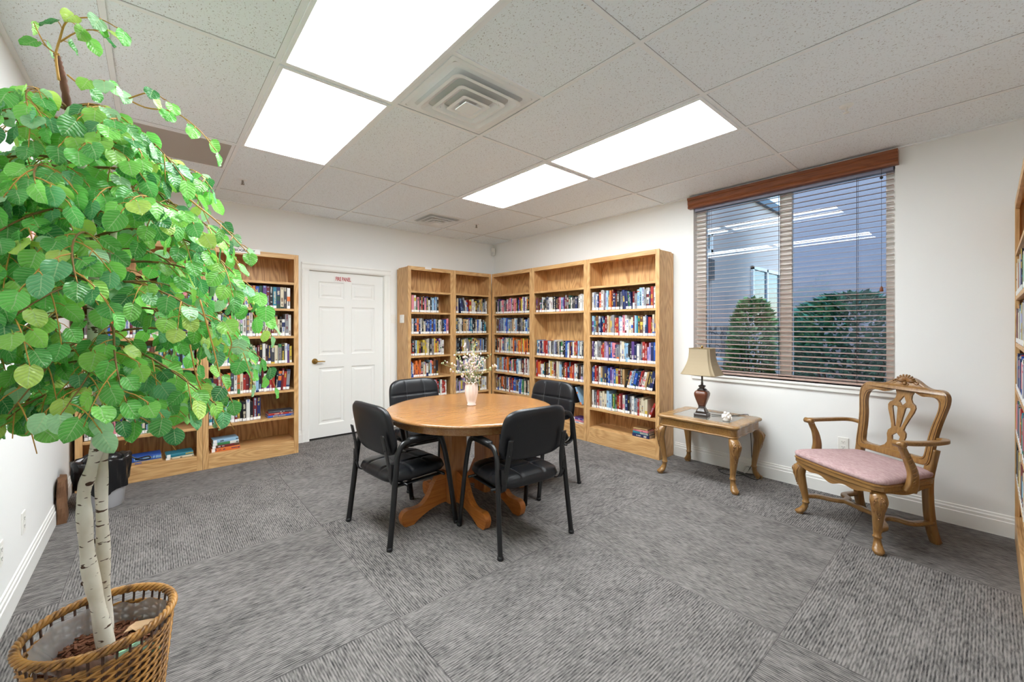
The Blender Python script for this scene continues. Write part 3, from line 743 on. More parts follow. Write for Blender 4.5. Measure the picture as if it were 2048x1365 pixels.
def make_chair():
    t_ = thing('side_chair', 'x', 'chair', (0,0,0), 0, 'black vinyl chairs around the oak table')
    rec = Matrix.Translation((0,-.238,.712)) @ Matrix.Rotation(R(180), 4, 'Z') @ Matrix.Rotation(R(-12), 4, 'X')
    q = MB(); cushion(q, rec, .258, .172, .034, .026, p=4.2, k=7, N=34, su=(-.36,.36), sv=(.12,), taper=-.03, bow=-.02, gd=.007)
    bk_ = q.build('backrest', M_leather, t_)
    q = MB()
    for x in (-.36*.258, .36*.258): q.tube([rec @ Vector((x+.006, -.034-.001+.006*abs(k/5-1)**4-.02*.36**2, lerp(-.135,.135,k/10))) for k in range(11)], .001, 4)
    q.tube([rec @ Vector((lerp(-.21,.21,k/10), -.035+.006*abs(k/5-1)**4-.02*(k/5-1)**2, .12*.172-.006)) for k in range(11)], .001, 4)
    q.build('stitching', M_seam, bk_)
    q = MB(); M = Matrix.Translation((0,.0,.405)) @ Matrix.Rotation(R(-90), 4, 'X')
    cushion(q, M, .245, .235, .052, .034, p=5, k=8, N=40, su=(-.36,.36), sv=(-.30,.36), gd=.010, crown=.12)
    st = q.build('seat', M_leather, t_)
    q = MB()
    for x in (-.36*.245, .36*.245): q.tube([(x+.001*sin(k*1.3), lerp(-.19,.2,k/10), .4565-.006*abs(k/5-1)**4) for k in range(11)], .0011, 4)
    q.tube([(lerp(-.21,.21,k/10), .36*.235*-1, .4565-.006*abs(k/5-1)**4) for k in range(11)], .0011, 4)
    q.build('stitching', M_seam, st)
    for s_ in (-1, 1):
        q = MB(); P = spl([(s_*.285,-.262,0),(s_*.277,-.232,.25),(s_*.268,-.205,.50),(s_*.265,-.192,.575),(s_*.263,-.16,.625),(s_*.262,-.105,.64),(s_*.262,.07,.645),(s_*.263,.125,.633),(s_*.266,.155,.585),(s_*.274,.195,.40),(s_*.285,.258,0)], 6)
        q.tube(P, .0135, 12, ry=.0195, up=(1,0,0)); q.build('side_frame', M_blackm, t_)
        q = MB(); q.loft([[(s_*.262+a*w_, y, z+b*h_) for a, b in ((-1,-.6),(-.6,-1),(.6,-1),(1,-.6),(1,.5),(.5,1),(-.5,1),(-1,.5))] for y, z, w_, h_ in ((-.115,.652,.012,.006),(-.105,.656,.022,.011),(-.06,.659,.026,.013),(.05,.661,.026,.013),(.085,.658,.022,.011),(.095,.654,.012,.006))])
        q.build('armrest', M_blackp, t_)
        q = MB(); P = spl([(s_*.212,-.272,.70),(s_*.216,-.244,.57),(s_*.226,-.232,.48),(s_*.234,-.226,.42),(s_*.228,-.205,.375),(s_*.222,-.15,.362),(s_*.22,.0,.36),(s_*.22,.19,.36)], 6)
        q.tube(P, .004, 8, ry=.019, up=(0,1,.35), square=True); q.box((s_*.246-.014,-.238,.43), (s_*.246+.014,-.212,.52))
        for z in (.64, .60, .50, .45): q.ball((s_*(.214 if z > .55 else .230), -.276+(.70-z)*.21 if z > .55 else -.235, z), .005, 6)
        q.build('back_bracket', M_blackm, t_)
        for y in (-.262, .258):
            q = MB(); q.lathe([(.016,0),(.019,.003),(.019,.02),(.014,.022)], 12, M=Matrix.Translation((s_*.285, y, 0))); q.build('foot_cap', M_blackp, t_)
    q = MB()
    for y in (-.12, .17): q.tube([(-.262,y,.362),(.262,y,.362)], .009, 8)
    q.build('seat_rail', M_blackm, t_)
    return t_
ch0 = make_chair()
for k, (x, y, a, lab) in enumerate([(1.338, 2.735, -85, 'black vinyl armchair on the left of the round table, backrest turned to the camera'),
        (1.868, 2.135, 6.5-12.5, 'black vinyl armchair nearest the camera at the round table, seen from behind'),
        (1.905, 3.425, 180-2, 'black vinyl armchair behind the round table in front of the white door side'),
        (2.575, 2.655, 90+2, 'black vinyl armchair right of the round table facing left, stitched backrest visible')]):
    c = ch0 if k == 0 else copy_tree(ch0)
    c.location = (x, y, 0); c.rotation_euler = (0, 0, R(a)); c['label'] = lab

# ------------------------------------------------------------------ round table
TC = (1.88, 2.665)
t_ = thing('round_table', 'round golden oak table on a double pedestal with four black chairs', 'table', (TC[0], TC[1], 0))
q = MB(); q.lathe([(.001,.734),(.60,.734),(.625,.735),(.638,.741),(.642,.749),(.638,.757),(.622,.7625),(.60,.7635),(.001,.7635)], 96); q.build('tabletop', M_tabX, t_, fix=True)
q = MB(); q.lathe([(.592,.684),(.597,.687),(.597,.734),(.575,.734),(.575,.684)], 96, smooth=False); q.build('apron', M_tabX, t_)
for cx, azs in ((-.16, (180, -90, 90)), (.16, (0, -90, 90))):
    q = MB(); h = .078; c = .014
    ring = lambda h_, z: [(cx+a*h_, b*h_, z) for a, b in ((1,1-c/h),(1-c/h,1),(-1+c/h,1),(-1,1-c/h),(-1,-1+c/h),(-1+c/h,-1),(1-c/h,-1),(1,-1+c/h))]
    q.loft([ring(h, .085), ring(h, .715)], smooth=False); q.box((cx-.12,-.12,.715), (cx+.12,.12,.734)); col_ = q.build('pedestal', M_tabZ, t_)
    for az in azs:
        out = [(p.x, p.z) for p in spl([(0,.10,),(0,.31)], 1)] if False else None
        top = spl([(0,0,.315),(.03,0,.315),(.07,0,.295),(.11,0,.235),(.15,0,.165),(.20,0,.118),(.26,0,.108),(.31,0,.112),(.345,0,.095),(.358,0,.06),(.345,0,.015),(.325,0,.0)], 5)
        bot = spl([(.265,0,.0),(.22,0,.03),(.15,0,.062),(.07,0,.085),(0,0,.09)], 5)
        poly = [(p.x, p.z) for p in top]+[(p.x, p.z) for p in bot]
        q = MB(); q.prism(poly, -.024, .024)
        o = q.build('pedestal_foot', M_tabF, t_, (cx+cos(R(az))*.076, sin(R(az))*.076, 0), R(az), bevel=.005, seg=2)

# vase with dried flowers
VX, VY = 1.905, 2.69
t_ = thing('flower_vase', 'small fluted white vase on the round oak table', 'vase', (VX, VY, .7636))
q = MB(); fl = lambda a, z: 1+.035*cos(a*12) if .02 < z < .19 else 1
q.lathe([(.03,0),(.036,.002),(.036,.01),(.031,.016),(.040,.05),(.050,.10),(.0515,.13),(.047,.165),(.044,.18),(.040,.18),(.044,.15),(.044,.10),(.03,.03),(.001,.028)], 72, rfun=fl)
for k in range(12):
    a = 2*pi*k/12; q.ball((.0425*cos(a), .0425*sin(a), .181), (.0095,.0095,.008), 8)
q.build('vase_body', plain('blush ceramic', (240,222,212), .2, coat=.5), t_)
rf = random.Random(5)
t_ = thing('flower_arrangement', 'sprays of pale pink and cream artificial flowers standing in the white vase', 'flowers', (VX, VY, .7636+.05))
M_stem = plain('dry green stem', (150,158,104), .7); M_pet = plain('pale pink petal', (232,208,208), .7); M_cream = plain('cream bud', (230,220,170), .7); M_gleaf = plain('grey green leaf', (150,164,124), .7)
sp_, pt_, lf_, bd_ = MB(), MB(), MB(), MB()
for k in range(26):
    a = rf.uniform(0, 2*pi); sp2 = rf.uniform(.02, .17) if k > 3 else (.24, .2, .2, .18)[k]
    if k < 4: a = (R(139), R(150), R(-35), R(-60))[k]
    hh = rf.uniform(.15, .33)-sp2*.35; P = spl([(0,0,0),(.012*cos(a),.012*sin(a),.11),(sp2*.5*cos(a),sp2*.5*sin(a),.12+hh*.55),(sp2*cos(a),sp2*sin(a),.13+hh*(.75 if sp2 > .15 else 1))], 5)
    sp_.tube(P, .0013, 5)
    for j in range(6, len(P)):
        p = P[j]
        for m_ in range(2):
            o_ = Vector((rf.uniform(-.012,.012), rf.uniform(-.012,.012), rf.uniform(-.008,.012)))
            if rf.random() < .55 and k % 3 != 0:
                tgt = pt_ if rf.random() < .8 else bd_; c = p+o_; tgt.ball(c, (rf.uniform(.005,.009),)*2+(rf.uniform(.007,.012),), 6)
            elif rf.random() < .75:
                d = Vector((rf.uniform(-1,1), rf.uniform(-1,1), rf.uniform(.2,1.2))).normalized()*rf.uniform(.018,.034); s_ = d.cross(Vector((0,0,1))).normalized()*.005
                lf_.add([p, p+d*.5+s_, p+d, p+d*.5-s_], [(0,1,2,3)])
for k in range(16):
    a = rf.uniform(0, 2*pi); d = Vector((cos(a), sin(a), rf.uniform(.3,1))).normalized()*rf.uniform(.04,.065); p = Vector((.03*cos(a), .03*sin(a), .12)); s_ = Vector((-sin(a), cos(a), 0))*.012
    lf_.add([p, p+d*.45+s_, p+d, p+d*.45-s_], [(0,1,2,3)])
tag(sp_.build('stems', M_stem, t_)); tag(pt_.build('petals', M_pet, t_), kind='stuff'); tag(bd_.build('buds', M_cream, t_), kind='stuff'); tag(lf_.build('leaves', M_gleaf, t_), kind='stuff')

# ------------------------------------------------------------------ carved furniture
def cabriole(q, x, y, dx, dy, H, s=1.0):
    """leg at (x,y), knee swinging out along (dx,dy)"""
    k = H/.47
    P = [(-.014,.47,.024),(-.004,.46,.031),(.012,.44,.037),(.022,.41,.040),(.024,.36,.036),(.012,.30,.029),(.0,.23,.024),(-.010,.16,.020),(-.014,.122,.0175),(-.013,.118,.022),(-.013,.108,.022),(-.012,.104,.0175),(-.008,.075,.0185),(.004,.045,.024),(.018,.028,.029),(.024,.016,.027),(.022,.010,.020),(.022,.009,.022),(.022,.0,.020)]
    rings = []
    for o, z, r in P:
        r *= s; cx, cy = x+dx*o*s, y+dy*o*s
        rings.append([(cx+r*cos(2*pi*j/16), cy+r*sin(2*pi*j/16), z*k) for j in range(16)])
    q.loft(rings)
def carving(q, x, y, dx, dy, H, s=1.0):
    """acanthus curls on the knee, wrapped round the outer face"""
    k = H/.47; base = atan2(dy, dx)
    def on(ang, z, lift=0):
        r = (lerp(.041, .024, min(1, max(0, (.42-z)/.2)))-max(0, z-.41)*.22)*s+lift; o = (lerp(.023, 0, min(1, max(0, (.40-z)/.17)))-max(0, z-.41)*.6)*s
        return Vector((x+dx*o+r*cos(base+ang), y+dy*o+r*sin(base+ang), z*k))
    for sg in (-1, 1):
        q.tube(spl([on(sg*.15,.435),on(sg*.55,.415),on(sg*.75,.385),on(sg*.55,.355),on(sg*.25,.352),on(sg*.2,.37)], 4), .0062, 6)
        q.tube(spl([on(sg*.05,.37),on(sg*.35,.33),on(sg*.3,.30),on(sg*.08,.285)], 4), .0055, 6)
        q.tube(spl([on(sg*1.15,.44),on(sg*1.25,.40),on(sg*1.0,.355),on(sg*.7,.32)], 4), .0055, 6)
        for j in range(4): q.ball(on(sg*(.25+.16*j), .425-.018*j, .001), (.006,.006,.009), 6)
    q.tube([on(0,.44),on(0,.40),on(0,.35),on(0,.29),on(0,.262)], [.006,.0055,.0045,.0035,.002], 6)
    for z in (.30, .28, .262): q.ball(on(0, z, .001), (.006,.006,.007), 6)
# end table
EH = .56; EX, EY = 3.905, 1.715; hx, hy = .30, .365
t_ = thing('end_table', 'carved fruitwood end table with glass inset top and cabriole legs under the lamp', 'table', (EX, EY, 0))
def serp(hx, hy, r=.05, amp=.008, n=10, wv=True):
    out = []
    def side(p0, p1, nx, ny, waves):
        m = 26
        for i in range(m):
            t = i/m; d = amp*(.5-.5*cos(2*pi*t*waves)) if wv else 0
            out.append((lerp(p0[0], p1[0], t)+nx*d, lerp(p0[1], p1[1], t)+ny*d))
    def corner(cx, cy, a0):
        for i in range(7):
            a = R(a0)+pi/2*i/7; out.append((cx+r*cos(a), cy+r*sin(a)))
    side((hx, -hy+r), (hx, hy-r), -1, 0, 3 if wv else 1); corner(hx-r, hy-r, 0); side((hx-r, hy), (-hx+r, hy), 0, -1, 3); corner(-hx+r, hy-r, 90)
    side((-hx, hy-r), (-hx, -hy+r), 1, 0, 3); corner(-hx+r, -hy+r, 180); side((-hx+r, -hy), (hx-r, -hy), 0, 1, 3); corner(hx-r, -hy+r, 270)
    return out
def slab(q, outl, prof, mi=0):
    """stack of scaled outlines: prof = (inset, z)"""
    rings = []
    for ins, z in prof:
        rings.append([(p[0]*(1-ins/abs(hx)), p[1]*(1-ins/abs(hy)), z) for p in outl])
    q.loft(rings, mi, smooth=False)
oo = serp(hx, hy)
ix, iy = .195, .255
q = MB(); rings = [[(p[0]*(1-i/.3), p[1]*(1-i/.36), z) for p in oo] for i, z in ((.012, EH-.03), (.003, EH-.026), (.0, EH-.016), (.003, EH-.006), (.012, EH-.001), (.02, EH))]
q.loft(rings, smooth=True, caps=False)
n = len(oo); inner = []
for p in oo:
    a = max(abs(p[0])/hx, abs(p[1])/hy); inner.append((max(-ix, min(ix, p[0]/a*ix/hx*1.06)), max(-iy, min(iy, p[1]/a*iy/hy*1.06))))
vs = [(p[0]*(1-.02/.3), p[1]*(1-.02/.36), EH) for p in oo]+[(p[0], p[1], EH) for p in inner]+[(p[0], p[1], EH-.004) for p in inner]
q.add(vs, [(i, (i+1) % n, n+(i+1) % n, n+i) for i in range(n)]+[(n+i, n+(i+1) % n, 2*n+(i+1) % n, 2*n+i) for i in range(n)])
q.add([(p[0]*.96, p[1]*.967, EH-.03) for p in oo], [tuple(range(n))])
o = q.build('tabletop', wood('antique fruitwood top', (136,98,56), (176,140,92), 'Y', rough=.25, coat=.3, cathedral=.3), t_)
q = MB(); q.box((-ix+.001,-iy+.001,EH-.008), (ix-.001,iy-.001,EH-.0015)); gl = q.build('glass_inset', plain('smoked glass', (112,106,96), .05, coat=1, spec=.8), t_)
q = MB(); bo = serp(hx-.022, hy-.022, amp=.010)
q.loft([[(p[0], p[1], z) for p in bo] for z in (EH-.10, EH-.03)], smooth=False, caps=False)
q.loft([[(p[0]*s_, p[1]*s_, z) for p in bo] for s_, z in ((1.0, EH-.106), (1.02, EH-.103), (1.02, EH-.096), (1.0, EH-.093), (.95, EH-.093), (.95, EH-.106))], caps=False, closed=True)
q.build('apron', M_fruitX, t_, fix=True)
for sx in (-1, 1):
    for sy in (-1, 1):
        d = Vector((sx, sy)).normalized(); px_, py_ = sx*(hx-.05), sy*(hy-.05)
        q = MB(); cabriole(q, px_, py_, d.x, d.y, EH-.10, 1.15); lg = q.build('leg', M_fruitZ, t_)
        if sx < 0 or True:
            q = MB(); carving(q, px_, py_, d.x, d.y, EH-.10, 1.15); q.build('leg_carving', M_carv, lg)
# table lamp
LX, LY = 3.86, 1.755
t_ = thing('table_lamp', 'bronze urn table lamp with a beige bell shade on the end table', 'lamp', (LX, LY, EH-.0014), R(8))
def sqr(q, prof, r=.35, mi=0, n=6):
    rings = []
    for hw_, z in prof:
        ring = []; c = hw_*(1-r)
        for kx, (sx, sy) in enumerate(((1,1),(-1,1),(-1,-1),(1,-1))):
            for j in range(n+1):
                a = pi/2*kx+pi/2*j/n; ring.append((sx*c+hw_*r*cos(a), sy*c+hw_*r*sin(a), z))
        rings.append(ring)
    q.loft(rings, mi)
q = MB(); sqr(q, [(.056,0),(.058,.004),(.058,.022),(.052,.026),(.050,.030)], .12); sqr(q, [(.048,.030),(.044,.045),(.030,.072),(.026,.082),(.030,.088)], .3); q.build('lamp_base', M_lampb, t_)
q = MB(); sqr(q, [(.027,.088),(.034,.11),(.050,.155),(.060,.19),(.061,.21),(.052,.228),(.036,.238)], .45); q.build('lamp_body', M_lampr, t_)
q = MB(); sqr(q, [(.036,.236),(.040,.242),(.028,.252),(.020,.258),(.026,.27),(.030,.276),(.024,.282),(.010,.288)], .5); q.lathe([(.008,.285),(.011,.30),(.008,.315),(.008,.40)], 16); q.build('lamp_neck', M_lampb, t_)
q = MB(); q.lathe([(.004,.40),(.004,.625),(.009,.63),(.011,.64),(.006,.648),(.004,.652)], 12)
q.tube([(-.09,0,.628),(.09,0,.628)], .002, 6); q.tube([(0,-.07,.628),(0,.07,.628)], .002, 6); q.build('finial', M_brass, t_)
def shade_ring(a, b, z, c=.22):
    out = []
    k = c*min(a, b)
    for (sx, sy) in ((1,1),(-1,1),(-1,-1),(1,-1)):
        p1, p2 = ((sx*a, sy*(b-k)), (sx*(a-k), sy*b)) if sx*sy > 0 else ((sx*(a-k), sy*b), (sx*a, sy*(b-k)))
        m_ = (sx*(a-k*.62), sy*(b-k*.62))
        out += [p1+(z,), (*m_, z), p2+(z,)]
    return out
q = MB(); prof = []
for i in range(9):
    t = i/8; f = lerp(.172, .105, t)-.020*sin(pi*t)*1.0+.0*t; prof.append((f, lerp(.385, .625, t)))
outr = [shade_ring(f*.92, f*.72, z) for f, z in prof]; inr = [shade_ring(f*.92-.003, f*.72-.003, z) for f, z in prof][::-1]
q.loft(outr+inr, smooth=False, caps=False, closed=True); sh_ = q.build('lamp_shade', M_shade, t_, rz=R(-98+0))
q = MB()
for rg in (outr[0], outr[-1]): q.tube([Vector(p) for p in rg], .003, 6, closed=True)
for j in (1, 4, 7, 10): q.tube([Vector(r_[j]) for r_ in outr], .0022, 5)
q.build('shade_piping', M_piping, sh_)
q = MB(); q.tube(spl([(3.93,1.70,EH+.006),(3.98,1.62,EH+.004),(4.05,1.56,EH+.003),(4.19,1.50,EH+.004),(4.232,1.485,EH-.02),(4.232,1.47,.40),(4.225,1.46,.2),(4.20,1.45,.10),(4.12,1.50,.012),(4.05,1.62,.006),(4.08,1.70,.02),(4.16,1.66,.012),(4.15,1.52,.008),(4.10,1.38,.007),(4.15,1.36,.03),(4.19,1.44,.02),(4.17,1.55,.008)], 6), .003, 6)
tag(q.build('power_cord', M_blackrub), 'thin dark power cord looping from the end table down to the carpet', 'cord')
q = MB(); q.tube([(4.165+.028*cos(a/3), 1.45+.055*sin(a/3*1.0), .055+.03*sin(a*.7)) for a in range(24)], .004, 6); tag(q.build('coiled_cable', plain('clear grey cable', (190,188,182), .3)), 'bundle of clear pale cable against the baseboard behind the end table', 'cable')
# white ceramic figurine
t_ = thing('figurine', 'small white ceramic figurine on the glass of the end table', 'figurine', (3.80, 1.515, EH-.0014), R(35))
q = MB(); q.lathe([(.022,0),(.03,.003),(.032,.02),(.03,.04),(.022,.055),(.008,.06)], 20)
for k in range(7):
    a = 2*pi*k/7; q.ball((.026*cos(a), .026*sin(a), .040+.006*sin(3*a)), (.016,.016,.018), 10)
q.ball((0,0,.058), (.026,.024,.02), 12)
for a, z in ((0.4,.07),(2.4,.072),(4.2,.068)): q.ball((.016*cos(a), .016*sin(a), z), (.013,.013,.011), 10)
q.build('figurine_body', M_ceramic, t_)
q = MB()
for k in range(5):
    a = 2*pi*k/5; q.ball((-.012+.011*cos(a), -.036, .028+.011*sin(a)), (.007,.005,.007), 8)
q.build('blossom', M_ceramic, t_)

# pink armchair
AX, AY, ARZ = 3.68, .57, R(58.5)
t_ = thing('armchair', 'carved fruitwood armchair with pink seat standing below the window', 'armchair', (AX, AY, 0), ARZ)
def seat_outline(g=0, n=8):
    pts = [(.0,.285),(.16,.275),(.27,.265),(.318,.225),(.318,.14),(.295,0),(.27,-.14),(.25,-.235),(.20,-.255),(0,-.262)]
    full = [(x+math.copysign(g, x) if x else 0, y+(g if y > 0 else -g)) for x, y in pts]; full = full+[(-x, y) for x, y in full[-2:0:-1]]
    return [(p.x, p.y) for p in spl([(x, y, 0) for x, y in full], 4, True)]
so = seat_outline()
q = MB(); q.loft([[(x*s_, y*s_, z) for x, y in so] for s_, z in ((.97,.385),(.985,.39),(.985,.412),(1.0,.416),(1.0,.424),(.97,.428))], smooth=False)
# serpentine aprons hung below the seat frame
def apron(q, x0, y0, x1, y1, drop, waves):
    d = Vector((x1-x0, y1-y0)); L_ = d.length; poly = [(0, .386)]; m_ = 40
    for i in range(m_+1):
        t = i/m_; e = sin(pi*t); poly.append((L_*t, .372-drop*(.35*e+.5*e*(.5-.5*cos(2*pi*t*waves)))))
    poly.append((L_, .386)); M = Matrix.Translation((x0, y0, 0)) @ Matrix.Rotation(atan2(d.y, d.x), 4, 'Z')
    q.prism(poly, -.010, .010, M=M)
apron(q, -.27, .252, .27, .252, .05, 3); apron(q, .285, .21, .245, -.215, .035, 1); apron(q, -.285, .21, -.245, -.215, .035, 1); apron(q, -.23, -.232, .23, -.232, .03, 1)
q.build('seat_frame', M_fruitX, t_, bevel=.003)
q = MB(); prof = [(.94,.424),(.985,.432),(1.0,.446),(.985,.458),(.93,.468),(.8,.476),(.55,.482),(.25,.484),(.02,.485)]
q.loft([[(x*s_, y*s_, z) for x, y in so] for s_, z in prof])
m, nt, b, N, L = newmat('dusty pink woven fabric'); b.inputs['Roughness'].default_value = .9; b.inputs['Specular IOR Level'].default_value = .15
tc = N.new('ShaderNodeTexCoord'); mp = N.new('ShaderNodeMapping'); mp.inputs['Scale'].default_value = (14,60,14); mp.inputs['Rotation'].default_value = (0,0,.5); L.new(tc.outputs['Object'], mp.inputs['Vector'])
n_ = N.new('ShaderNodeTexNoise'); n_.inputs['Scale'].default_value = 1.6; n_.inputs['Detail'].default_value = 3; n_.inputs['Distortion'].default_value = 1.5; L.new(mp.outputs[0], n_.inputs['Vector'])
cr = N.new('ShaderNodeValToRGB'); cr.color_ramp.elements[0].position = .38; cr.color_ramp.elements[1].position = .6; cr.color_ramp.elements[0].color = lin((172,142,142))+(1,); cr.color_ramp.elements[1].color = lin((192,164,164))+(1,)
L.new(n_.outputs[0], cr.inputs[0]); L.new(cr.outputs[0], b.inputs['Base Color'])
bp = N.new('ShaderNodeBump'); bp.inputs['Strength'].default_value = .3; bp.inputs['Distance'].default_value = .002; L.new(n_.outputs[0], bp.inputs['Height']); L.new(bp.outputs[0], b.inputs['Normal'])
q.build('seat_cushion', m, t_)
for sx in (-1, 1):
    d = Vector((sx, .9)).normalized(); q = MB(); cabriole(q, sx*.266, .208, d.x, d.y, .385, 1.08); lg = q.build('front_leg', M_fruitZ, t_)
    q = MB(); carving(q, sx*.266, .208, d.x, d.y, .385, 1.08); q.build('leg_carving', M_carv, lg)
    q = MB(); P = spl([(sx*.236,-.275,0),(sx*.235,-.262,.03),(sx*.233,-.240,.10),(sx*.230,-.226,.20),(sx*.226,-.222,.32),(sx*.224,-.228,.42),(sx*.226,-.245,.50),(sx*.232,-.266,.60)], 5)
    q.tube(P, [.024,.024,.022,.020,.018,.018]+[.018]*30, 12, ry=[.024,.024,.022,.021,.019,.019]+[.02]*30, up=(1,0,0), square=True) if False else q.tube(P, .022, 12, ry=.025, up=(1,0,0), square=True)
    q.build('rear_leg', M_fruitZ, t_)
    # side stretcher
    q = MB(); P = spl([(sx*.262,.205,.135),(sx*.235,.12,.135),(sx*.165,.06,.135),(sx*.135,.0,.135),(sx*.16,-.06,.135),(sx*.225,-.10,.135),(sx*.237,-.235,.135)], 6)
    q.tube(P, .013, 10, ry=.021, up=(0,0,1), square=True); q.build('side_stretcher', M_fruitX, t_)
    # arm with scroll and support
    q = MB(); P = spl([(sx*.245,-.272,.665),(sx*.292,-.262,.672),(sx*.325,-.21,.675),(sx*.335,-.10,.675),(sx*.33,.02,.678),(sx*.315,.10,.682)], 6)
    q.tube(P, .013, 12, ry=[.016+.010*(i/30) for i in range(31)], up=(0,0,1), square=True)
    q.tube([(sx*.315-.034,.112,.676),(sx*.315-.03,.112,.676),(sx*.315+.03,.112,.676),(sx*.315+.034,.112,.676)], [.012,.02,.02,.012], 16)
    q.tube([(sx*.315-.022,.125,.676),(sx*.315+.022,.125,.676)], .011, 12)
    a_ = q.build('arm', M_fruitX, t_)
    q = MB(); P = spl([(sx*.318,.045,.385),(sx*.328,.035,.43),(sx*.326,.03,.50),(sx*.316,.055,.58),(sx*.314,.085,.64),(sx*.315,.10,.672)], 6)
    m_ = len(P); q.tube(P, [lerp(.017, .014, i/m_) for i in range(m_)], 12, ry=[lerp(.046, .018, min(1, i/m_*1.5)) for i in range(m_)], up=(1,0,0), square=True)
    s2 = q.build('arm_support', M_fruitZ, t_)
    q = MB()
    for j in range(9):
        p = P[3+j*2]; q.tube(spl([p+Vector((sx*.0, .035-.0015*j, 0)), p+Vector((sx*.018, .012, .012)), p+Vector((sx*.017, -.004, .024))], 3), .0035, 5)
    q.build('support_carving', M_carv, s2)
q = MB(); q.tube(spl([(-.14,0,.135),(-.06,.006,.138),(.06,.006,.138),(.14,0,.135)], 5), .012, 10, ry=.022, up=(0,0,1), square=True); q.build('cross_stretcher', M_fruitX, t_)
# pierced back
def backmap(q):
    q.v = [(x, y-.238-.14*max(0, (z-.44)/.6)**1.15+.35*x*x, z) for x, y, z in q.v]
outer = [(0,.490),(.12,.49),(.20,.493),(.232,.51),(.240,.56),(.243,.64),(.252,.74),(.268,.83),(.277,.89),(.272,.935),(.248,.965),(.210,.975),(.165,.972),(.12,.985),(.07,1.015),(.03,1.03),(0,1.032)]
inner = [(0,.532),(.12,.532),(.178,.536),(.196,.552),(.200,.60),(.203,.66),(.212,.74),(.228,.82),(.232,.87),(.222,.905),(.195,.922),(.155,.922),(.12,.918),(.085,.93),(.06,.942),(.03,.945),(0,.945)]
def mirror(l): return [(-x, z) for x, z in l[-2:0:-1]]
def dense(l):
    full = l+mirror(l); return [(p.x, p.y) for p in spl([(x, z, 0) for x, z in full], 3, True)]
q = MB(); q.prism(dense(outer), -.017, .017, holes=[dense(inner)]); backmap(q); bk = q.build('back_frame', M_fruitZ, t_, bevel=.006, seg=3)
q = MB()
for pts in ([p for p in inner[1:-1]],):
    for sg in (-1, 1):
        P = [Vector((sg*(x+.010), .0175, z+(.008 if i > 9 else 0)-(.008 if i < 2 else 0))) for i, (x, z) in enumerate(pts)]; P2 = spl(P, 3)
        q.tube(P2, .0024, 5)
for sg in (-1, 1):
    P2 = spl([Vector((sg*(x-.008), .0178, z-(.008 if i > 9 else 0)+(.007 if i < 3 else 0))) for i, (x, z) in enumerate(outer) if 1 <= i <= 15], 3); q.tube(P2, .0022, 5)
backmap(q); q.build('carved_line', M_groove, bk)
sl = [(0,.520),(.10,.520),(.088,.535),(.062,.552),(.050,.575),(.052,.60),(.060,.63),(.057,.655),(.040,.675),(.044,.70),(.062,.75),(.082,.80),(.088,.83),(.080,.85),(.060,.865),(.050,.885),(.048,.91),(.058,.935),(.07,.95),(0,.955)]
full = sl+mirror(sl)
holes = [[(0,.578),(.022,.60),(.026,.625),(0,.648),(-.026,.625),(-.022,.60)], [(0,.835),(.022,.862),(.0,.905),(-.022,.862)],
         [(-.012,.690),(-.020,.688),(-.058,.815),(-.056,.828),(-.030,.826),(-.024,.815)], [(.012,.690),(.020,.688),(.058,.815),(.056,.828),(.030,.826),(.024,.815)]]
q = MB(); q.prism(full, -.007, .007, holes=holes); backmap(q); q.build('back_splat', M_fruitZ, bk, bevel=.002)
q = MB()
for k in range(9):
    a = R(90+(k-4)*20); c = Vector((0, .018, 1.005)); e = c+Vector((.062*cos(a), .002, .047*sin(a))); m_ = (c+e)/2+Vector((0,.010,0))
    q.tube([c, m_, e], [.003,.0075,.006], 8)
q.ball((0,.026,.992), (.014,.01,.012), 10)
for sg in (-1, 1):
    q.ball((sg*.02,.022,.985), (.008,.006,.008), 8); q.tube(spl([(sg*.05,.018,1.0),(sg*.075,.02,.99),(sg*.08,.02,1.005),(sg*.066,.02,1.008)], 4), .004, 6); q.ball((sg*.008,.022,.968), (.007,.006,.006), 8)
backmap(q); q.build('crest_shell', M_carv, bk)

# ------------------------------------------------------------------ basket, tree
def at(px, py, D):
    p = fw*D+rt*(D*(px-1024)/828); return Vector((p.x, p.y, 1.39-(py-653)*D/828))
BX, BY = -.135, 1.985
t_ = thing('wicker_basket', 'brown wicker basket holding the artificial tree in the left foreground', 'basket', (BX, BY, 0))
M_wick = wood('willow wicker', (84,50,22), (186,134,68), 'Z', rough=.4, fine=.4, cathedral=.9)
M_wickd = plain('dark willow stake', (74,46,28), .6)
def Rb(z): return lerp(.150, .188, z/.38)
q = MB(); ns = 36; zrow = .008; i = 0
while zrow < .325:
    for s_ in (0,):
        m_ = ns*4; ph = (i % 3)*2*pi/3; P = []
        for k in range(m_):
            a = 2*pi*k/m_; r = Rb(zrow)+.006*cos(a*12+ph); P.append((r*cos(a), r*sin(a), zrow+.009*sin(a*12+ph)))
        q.tube(P, .0046, 6, closed=True, up=(0,0,1))
    zrow += .0088; i += 1
q.build('woven_wall', M_wick, t_, fix=False)
q = MB()
for k in range(ns):
    a = 2*pi*(k+.5)/ns; q.tube([(Rb(z)*cos(a), Rb(z)*sin(a), z) for z in (.002,.2,.385)], .004, 6)
q.build('stakes', M_wickd, t_)
q = MB()
for j in range(4):
    P = []
    for k in range(240):
        a = 2*pi*k/240; th = a*15+j*pi/2; r = .190+.008*cos(th); P.append((r*cos(a), r*sin(a), .382+.009*sin(th)))
    q.tube(P, .0062, 6, closed=True, up=(0,0,1))
